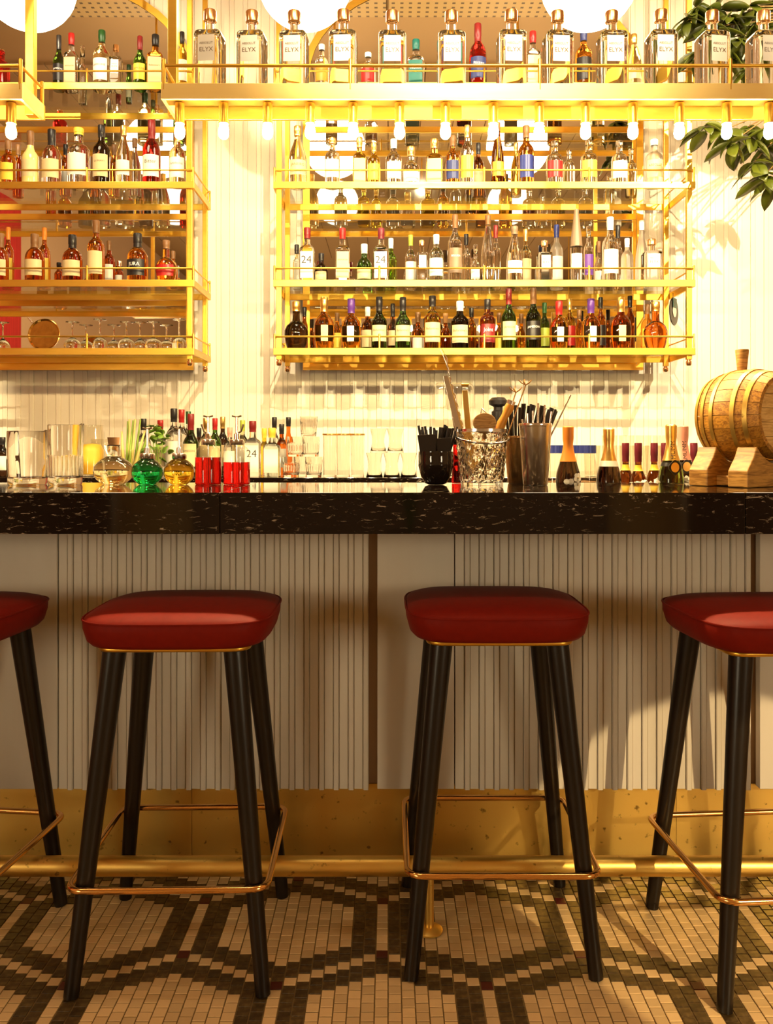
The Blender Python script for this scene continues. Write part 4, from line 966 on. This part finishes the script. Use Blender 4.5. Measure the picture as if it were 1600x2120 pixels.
def stick(name, pts, r, m, label, cat, r1_=None):
    o = MB().tube([(X(px, dd), dd, Z(py, dd)) for px, py, dd in pts], r, 8, r1=r1_).build(name, m, smooth=50); return tag(o, label, cat)
t = thing('bar_spoon', (X(985, d), d, CZ + .02), 'long twisted bar spoon with fork tip leaning out of the bucket', 'bar spoon'); bx0 = t.location
def rel(pts): return [Vector((X(px, dd), dd, Z(py, dd))) - bx0 for px, py, dd in pts]
p0, p1 = rel([(985, 990, d), (926, 760, d + .01)])
tw_ = []
for j in range(60):
    u = j / 59; q = p0.lerp(p1, u); tw_.append(q + Vector((.0012 * math.cos(j * 1.3), .0012 * math.sin(j * 1.3), 0)))
MB().tube(tw_, .0024, 6).build('shaft', STEEL, t, smooth=60)
MB().tube(rel([(926, 760, d + .01), (920, 742, d + .01), (911, 720, d + .012)]), .0022, 6, r1=.001).tube(rel([(926, 760, d + .01), (925, 742, d + .008), (914, 720, d + .008)]), .0022, 6, r1=.001).build('fork_tip', STEEL, t, smooth=60)
t = thing('ice_tongs', (X(970, d), d, CZ + .02), 'silver ice tongs leaning out of the bucket', 'tongs'); bx0 = t.location
for o1, nm in ((0, 'arm'), (1, 'arm')):
    a, b = rel([(972 + o1 * 6, 985, d - .02), (922 + o1 * 2, 778 + o1 * 4, d - .02 + o1 * .012)])
    mb = MB(); sx = Vector((.0085, 0, .002)); sy = Vector((0, .0014, 0)); ring = lambda c, s=1: [c - sx * s - sy, c + sx * s - sy, c + sx * s + sy, c - sx * s + sy]
    mb.rings([ring(a, .9), ring(a.lerp(b, .5), 1), ring(b, .8)]); mb.build(nm, GOLD if o1 else STEEL, t, bevel=.0006)
t = thing('bar_knife', (X(980, d), d, CZ + .02), 'gold handled bar tool leaning behind the tongs', 'bar tool'); bx0 = t.location
a, b = rel([(978, 985, d + .012), (962, 808, d + .02)]); mb = MB(); sx = Vector((.009, 0, 0)); sy = Vector((0, .0016, 0))
mb.rings([[a - sx - sy, a + sx - sy, a + sx + sy, a - sx + sy], [b - sx * .9 - sy, b + sx * .9 - sy, b + sx * .9 + sy, b - sx * .9 + sy]]); mb.build('blade', GOLD, t, bevel=.0006)
a, b = rel([(955, 797, d + .02), (970, 797, d + .02)]); MB().tube([a, b], .005, 8).build('hook', GOLD, t, smooth=50)
stick('muddler', [(960, 985, d + .03), (935, 830, d + .05)], .006, SOLID['brown'], 'slim brown muddler leaning at the back of the bucket', 'muddler', .0075)
WOODM = oak('pale_wood', (.60, .32, .09), (.36, .16, .04), (3, 3, 20))
t = thing('wood_paddle', (X(1002, d), d - .025, CZ + .02), 'round wooden squeezer paddle in the bucket', 'paddle'); bx0 = t.location
cpx = Vector((X(1001, d), d - .025, Z(876, d))) - bx0; rr = .034
MB().rings([[(cpx.x + rr * math.cos(2 * PI * j / 24), cpx.y + dy, cpx.z + rr * .85 * math.sin(2 * PI * j / 24)) for j in range(24)] for dy in (-.005, .005)]).build('paddle', WOODM, t, bevel=.002)
MB().tube([(cpx.x - .012, cpx.y, cpx.z + rr * .7), (cpx.x - .008, cpx.y, cpx.z + rr * 1.25), (cpx.x + .006, cpx.y, cpx.z + rr * .8)], .002, 6).build('loop', STEEL, t)
MB().tube([(cpx.x, cpx.y, cpx.z - rr * .8), (cpx.x - .002, cpx.y + .01, -.0)], .005, 8).build('shaft', WOODM, t)
t = thing('wood_peeler', (X(1020, d), d - .01, CZ + .02), 'peeler with waisted orange wooden handle in the bucket', 'peeler'); bx0 = t.location
pp = rel([(1032, 892, d - .01), (1038, 876, d - .01), (1045, 862, d - .01), (1053, 846, d - .01), (1056, 838, d - .01)]); mb = MB(); rads = [.011, .0135, .011, .0145, .0125]
axis = (pp[-1] - pp[0]).normalized(); ua = axis.cross(Vector((0, 1, 0))).normalized(); ub = ua.cross(axis)
mb.rings([[p + ua * q * math.cos(2 * PI * j / 16) + ub * q * math.sin(2 * PI * j / 16) for j in range(16)] for p, q in zip(pp, rads)]); mb.build('handle', mat('orange_wood', (.72, .30, .03), .35), t, smooth=50)
pp2 = rel([(1056, 838, d - .01), (1059, 830, d - .01)]); MB().tube(pp2, .0125, 14).build('ferrule', STEEL, t, smooth=40)
MB().tube(rel([(1032, 892, d - .01), (1010, 960, d - .005)]), .003, 8).build('shank', STEEL, t)
for i, (b_, tp, dd) in enumerate((((1040, 930), (1088, 797), d - .028), ((1030, 930), (1068, 812), d + .03))):
    t = thing('swizzle_stick', (X(b_[0], dd), dd, Z(b_[1] + 30, dd)), ('wooden swizzle stick with star prongs, the longer one', 'wooden swizzle stick with star prongs, the shorter one')[i], 'swizzle stick', 'swizzle sticks'); bx0 = t.location
    a, b = rel([(b_[0] - 14, b_[1] + 40, dd), (tp[0], tp[1], dd)]); MB().tube([a, b], .0022, 6).build('shaft', WOODM, t, smooth=50); mb = MB()
    for k in range(5):
        an = 2 * PI * k / 5 + .4; mb.tube([b, b + Vector((.012 * math.cos(an), .008 * math.sin(an), .006)), b + Vector((.020 * math.cos(an), .014 * math.sin(an), .014 + .004 * math.sin(an)))], .0017, 5)
    mb.build('prongs', WOODM, t, smooth=50)
# shakers and straw fan
def tin(px, w, yt, d, m, label, yb=None):
    r = w / 2 * d / F; h = Z(yt, d) - CZ
    t = thing('shaker_tin', (X(px, d), d, zb), label, 'shaker', 'shaker tins')
    prof = [(.001, 0), (r * .72, 0), (r * .76, .004), (r * .98, h - .012), (r, h - .008), (r * 1.02, h - .003), (r, h), (r * .95, h - .002), (r * .93, h - .012), (r * .72, .006), (.001, .006)]
    MB().lathe(prof, 36, caps=False).build('tin', m, t, smooth=40); return t
tin(1108, 68, 877, 2.46, STEEL, 'polished steel shaker tin in front of the black straws')
tin(1080, 76, 903, 2.575, mat('copper_tin', (.72, .46, .22), .22, 1.), 'copper toned tin holding the fan of black straws')
for i in range(26):
    u = i / 25; dd = 2.575; tx = 1050 + 106 * u; ty = 838 + 14 * abs(u - .35) + random.uniform(-3, 4); bx = 1062 + 34 * u
    a = Vector((X(bx, dd), dd + random.uniform(-.025, .03), CZ + .012)); b = Vector((X(tx, dd), dd + random.uniform(-.03, .04), Z(ty, dd)))
    tag(MB().tube([a, b], .0042, 8).build('long_black_straw', STR, smooth=50), 'long black drinking straw fanned in the copper toned tin', 'straw', 'black straws in the copper tin')
for i, (bx, tx, ty) in enumerate(((1095, 1090, 856), (1104, 1104, 850), (1112, 1113, 835), (1118, 1129, 838), (1122, 1140, 852), (1100, 1082, 868))):
    a = Vector((X(bx, 2.46), 2.46 + (i % 3 - 1) * .012, CZ + .012)); b = Vector((X(tx, 2.46), 2.46 + (i % 2) * .02 - .01, Z(ty, 2.46)))
    tag(MB().tube([a, b], .0032, 8).build('steel_straw', STEEL, smooth=50), 'steel drinking straw standing in the polished shaker tin', 'straw', 'steel straws in the shaker')
stick('long_steel_straw', [(1112, 960, 2.475), (1181, 818, 2.50)], .0026, mat('dark_steel', (.25, .18, .12), .25, 1.), 'longest dark metal straw slanting out of the steel shaker', 'straw')
# blue-lidded jars on the work side
for i, (px, w) in enumerate(((1150, 46), (1209, 48))):
    dd = 3.42; r = w / 2 * dd / F; h = Z(921, dd) - .96
    t = thing('lidded_jar', (X(px, dd), dd, .9605), ('clear jar with blue lid partly behind the shaker', 'clear jar with blue lid between the champagne bottles')[i], 'jar', 'blue-lidded jars')
    MB().lathe([(.001, 0), (r * 1.25, 0), (r * 1.3, .01), (r * 1.3, h * .45), (r * .95, h * .78), (r * .9, h * .86), (r * .86, h * .86), (r * .9, h * .78), (r * 1.24, h * .44), (r * 1.24, .012), (.001, .012)], 28, caps=False).build('jar', TUMB, t, smooth=40)
    MB().lathe([(.001, .014), (r * 1.2, .014), (r * 1.2, h * .40), (.001, h * .42)], 24).build('contents', SOLID['brown'], t, smooth=50)
    seg = 48; MB().rings([[((r + (.0012 if j % 2 else 0)) * math.cos(2 * PI * j / seg), (r + (.0012 if j % 2 else 0)) * math.sin(2 * PI * j / seg), z) for j in range(seg)] for z in (h * .86, h - .002)]).build('lid', SOLID['blue'], t)
t = thing('side_shelf', (X(1180, 3.48), 3.48, 0), 'low steel service table under the blue-lidded jars', 'table')
MB().box(-.16, .22, -.13, .13, .93, .96).build('top', STEEL, t)
for sx in (-.14, .20):
    for sy in (-.11, .11): MB().box(sx - .012, sx + .012, sy - .012, sy + .012, 0.0, .93).build('leg', STEEL, t)

# ------------------------------------------------------------------ oak barrel on its stand
BD = 2.44; th = math.radians(35); Lb = .20; Rm, Re = .135, .112
bc = Vector((X(1549, BD), BD, 1.288))
t = thing('oak_barrel', (bc.x, bc.y, bc.z), 'small oak barrel with brass hoops and bung on a wooden cradle', 'barrel', rz=0)
ax = Vector((math.sin(th), -math.cos(th), 0)); sd = Vector((math.cos(th), math.sin(th), 0)); upv = Vector((0, 0, 1))
def bp(u, a, q=0): rr = Rm - (Rm - Re) * (2 * u / Lb) ** 2 + q; return ax * u + sd * rr * math.cos(a) + upv * rr * math.sin(a)
ns = 22
for k in range(ns):
    a0, a1 = 2 * PI * k / ns + .006, 2 * PI * (k + 1) / ns - .006; rs = []
    for i in range(9):
        u = -Lb / 2 + Lb * i / 8; rs.append([bp(u, a0, -.012), bp(u, a0), bp(u, (a0 + a1) / 2), bp(u, a1), bp(u, a1, -.012)])
    MB().rings(rs).build('stave', OAK, t, smooth=25)
for u0, u1 in ((-.097, -.086), (-.074, -.062), (-.040, -.028), (.026, .038), (.060, .072)):
    MB().rings([[bp(u, 2 * PI * j / 48, q) for j in range(48)] for u, q in ((u0, .0), (u0, .0022), (u1, .0022), (u1, 0))], True, False, False).build('hoop', BRASSD, t, smooth=30)
for fu, nm in ((Lb / 2 - .016, 1), (-Lb / 2 + .016, -1)):
    nb = 5; rh = Re - .013
    for k in range(nb):
        y0_, y1_ = -rh + 2 * rh * k / nb + .0006, -rh + 2 * rh * (k + 1) / nb - .0006; pts = []
        for j in range(7): v = y0_ + (y1_ - y0_) * j / 6; pts.append((-math.sqrt(max(0, rh * rh - v * v)), v))
        pts += [(-x, v) for x, v in reversed(pts)]
        MB().rings([[ax * (fu + dq) + sd * x + upv * v for x, v in pts] for dq in (-.006, .006)]).build('head_board', OAKL, t)
bq = bp(-.02, PI / 2, -.004); MB().lathe([(.013, 0), (.019, .062), (.018, .064)], 20, tuple(bq)).build('bung', OAKS, t, smooth=40)
# cradle: two shaped cross pieces on two rails
t = thing('barrel_stand', (bc.x, bc.y, CZ + .0005), 'oak cradle under the small barrel on the counter', 'stand')
for u in (-.062, .062):
    pts = []; R2 = Rm - (Rm - Re) * (2 * .032 / Lb) ** 2 + .0045; hz = bc.z - CZ
    prof = [(-.150, .0), (.150, 0), (.150, .045), (.118, .085)]
    a = math.asin(min(1, .105 / R2)); arc = [(R2 * math.sin(a * (1 - j / 5)), hz - R2 * math.cos(a * (1 - j / 5))) for j in range(11)]
    prof += arc + [(-.118, .085), (-.150, .045)]
    MB().rings([[ax * (u + dq) + sd * x + upv * z for x, z in prof] for dq in (-.030, .030)]).build('cradle_block', OAKS, t, bevel=.003)
for v in (-.085, .085):
    MB().rings([[ax * u + sd * (v + x) + upv * z for x, z in ((-.022, .002), (.022, .002), (.022, .030), (-.022, .030))] for u in (-.032, .032)]).build('spreader', OAKS, t, bevel=.002)

# ------------------------------------------------------------------ plant at the right end of the back bar
PLEAF = per_object(vary(mat('plant_leaf', (.060, .075, .006), .35), (1, 1, 1), 14, .5, (.13, .13, .01)), .55, 1.6)
STEM = mat('plant_stem', (.30, .17, .05), .6)
t = thing('potted_tree', (2.62, 4.45, WZ), 'broad-leaved green tree spreading over the wall beside the rack', 'plant')
MB().lathe([(.11, 0), (.13, .01), (.16, .26), (.165, .28), (.15, .28), (.14, .24), (.001, .23)], 28).build('pot', SOLID['taupe'], t, smooth=40)
def rp(px, py, d): return Vector((X(px, d), d, Z(py, d))) - Vector((2.62, 4.45, WZ))
trunk_top = Vector((0, 0, 2.25)); mb = MB().tube([(0, 0, .2), (.03, 0, .9), (-.02, .02, 1.6), trunk_top], .022, 10, r1=.012); mb.build('trunk', STEM, t, smooth=60)
pl = [leaf_mesh(.115, .052, PLEAF, .25, .25), leaf_mesh(.14, .060, PLEAF, .22, .12), leaf_mesh(.095, .045, PLEAF, .3, .4)]
tips = [(1425, 40, 4.24), (1440, 15, 4.26), (1445, 105, 4.26), (1455, 50, 4.28), (1470, 110, 4.28), (1480, 55, 4.20), (1490, 15, 4.28), (1500, 80, 4.28), (1510, 35, 4.22), (1515, 120, 4.24), (1525, 40, 4.30), (1530, 85, 4.18),
        (1545, 75, 4.50), (1545, 125, 4.50), (1550, 20, 4.24), (1555, 140, 4.22), (1560, 95, 4.30), (1565, 50, 4.20), (1580, 110, 4.50), (1585, 15, 4.38), (1590, 60, 4.30), (1600, 95, 4.25), (1595, 150, 4.30), (1615, 30, 4.40), (1575, 195, 4.50),
        (1460, 262, 4.26), (1500, 268, 4.26), (1515, 295, 4.24), (1550, 262, 4.40), (1555, 285, 4.30), (1585, 270, 4.25), (1590, 300, 4.35), (1562, 335, 4.30), (1585, 360, 4.26), (1600, 380, 4.40), (1640, 320, 4.45)]
br = MB(); LV = 0
rl = random.Random(11)
for px, py, d in tips:
    p = rp(px, py, d); src = trunk_top + Vector((rl.uniform(-.1, .1), 0, rl.uniform(-.35, .1))) if py > 150 else trunk_top
    mid = src.lerp(p, .5) + Vector((0, -.02, .10)); br.tube([src, mid, p], .007, 6, r1=.003)
    n = 8; tilt = rl.uniform(-.2, .2)
    for k in range(n):
        a = 2 * PI * k / n + rl.uniform(-.25, .25); me = pl[rl.randrange(3)]
        o = share('leaf', me, t, p + Vector((0, 0, rl.uniform(-.02, .02))), (rl.uniform(-.9, .1), rl.uniform(-.5, .5), a), (rl.uniform(.95, 1.3),) * 3); LV += 1
br.build('branches', STEM, t, smooth=60)['kind'] = 'stuff'

# ------------------------------------------------------------------ what the mirrors and the stone show of the room behind the viewer
def palm(x, y, h, label):
    t = thing('palm_plant', (x, y, 0.0), label, 'plant', 'palms in the room')
    MB().lathe([(.16, 0), (.2, .4), (.18, .4), (.001, .36)], 20).build('pot', SOLID['taupe'], t, smooth=40)
    rnd = random.Random(int(x * 10)); mb = MB()
    for k in range(14):
        a = 2 * PI * k / 14; out = Vector((math.cos(a), math.sin(a), 0)); pts = [Vector((0, 0, .36)) + out * (.75 * u) + Vector((0, 0, (h - .36) * (1 - (1 - u) ** 2) - .5 * u ** 3)) for u in [i / 8 for i in range(9)]]
        mb.tube(pts, .008, 5, r1=.002)
        for i in range(2, 9):
            for s in (-1, 1):
                side = Vector((-out.y, out.x, 0)) * s; p = pts[i]; q = p + side * .26 + out * .16 - Vector((0, 0, .10)); w = out * .016
                mb.add([p - w, p + w, q], [(0, 1, 2)])
    tag(mb.build('fronds', LEAFM, t), kind='stuff')
palm(.2, -3.9, 2.6, 'tall palm in a pot standing by the middle window'); palm(-2.4, -4.2, 2.3, 'palm in a pot near the red hanging')
for i, (x, y) in enumerate(((-1.5, -1.3), (1.7, -1.5))):
    t = thing('rattan_chair', (x, y, 0), ('rattan chair nearer the red hanging', 'rattan chair on the plain wall side')[i], 'chair', 'rattan chairs')
    RAT = mat('rattan', (.62, .40, .16), .6) if i == 0 else RAT
    MB().loft([(.40, .24, .24, 3), (.45, .25, .25, 3)], 28).build('seat', SOLID['darkred'], t, smooth=40)
    MB().rings([[(.25 * math.cos(a), .02 - .25 * math.sin(a), z) for a in [PI + PI * j / 12 for j in range(13)]] + [(.235 * math.cos(a), .02 - .235 * math.sin(a), z) for a in [PI + PI * (12 - j) / 12 for j in range(13)]] for z in (.45, .95)]).build('backrest', RAT, t, smooth=40)
    for sx in (-1, 1):
        for sy in (-1, 1): MB().tube([(sx * .18, sy * .18, .40), (sx * .22, sy * .22, 0.0)], .016, 8).build('leg', LEGWOOD, t, smooth=40)
for so, lb in [(spo, 'added brass spotlight behind the viewer standing in for sun patches')] + [(o, 'brass wall-washing spotlight above the stools, %s from the red hanging' % ORD[i]) for i, o in enumerate(WASH)]:  # first fixture is added to house the sun-patch lamp; the rest wash the wall
    t = thing('track_spotlight', so.location, lb, 'spotlight', 'ceiling spotlights')
    mb = MB(); mb.lathe([(.05, .02), (.05, .14), (.02, .16)], 20, caps=False); mb.build('housing', BRASS, t, smooth=40).rotation_euler = so.rotation_euler
    MB().lathe([(.008, .10), (.008, RH - so.location.z)], 8).build('rod', BRASS, t)
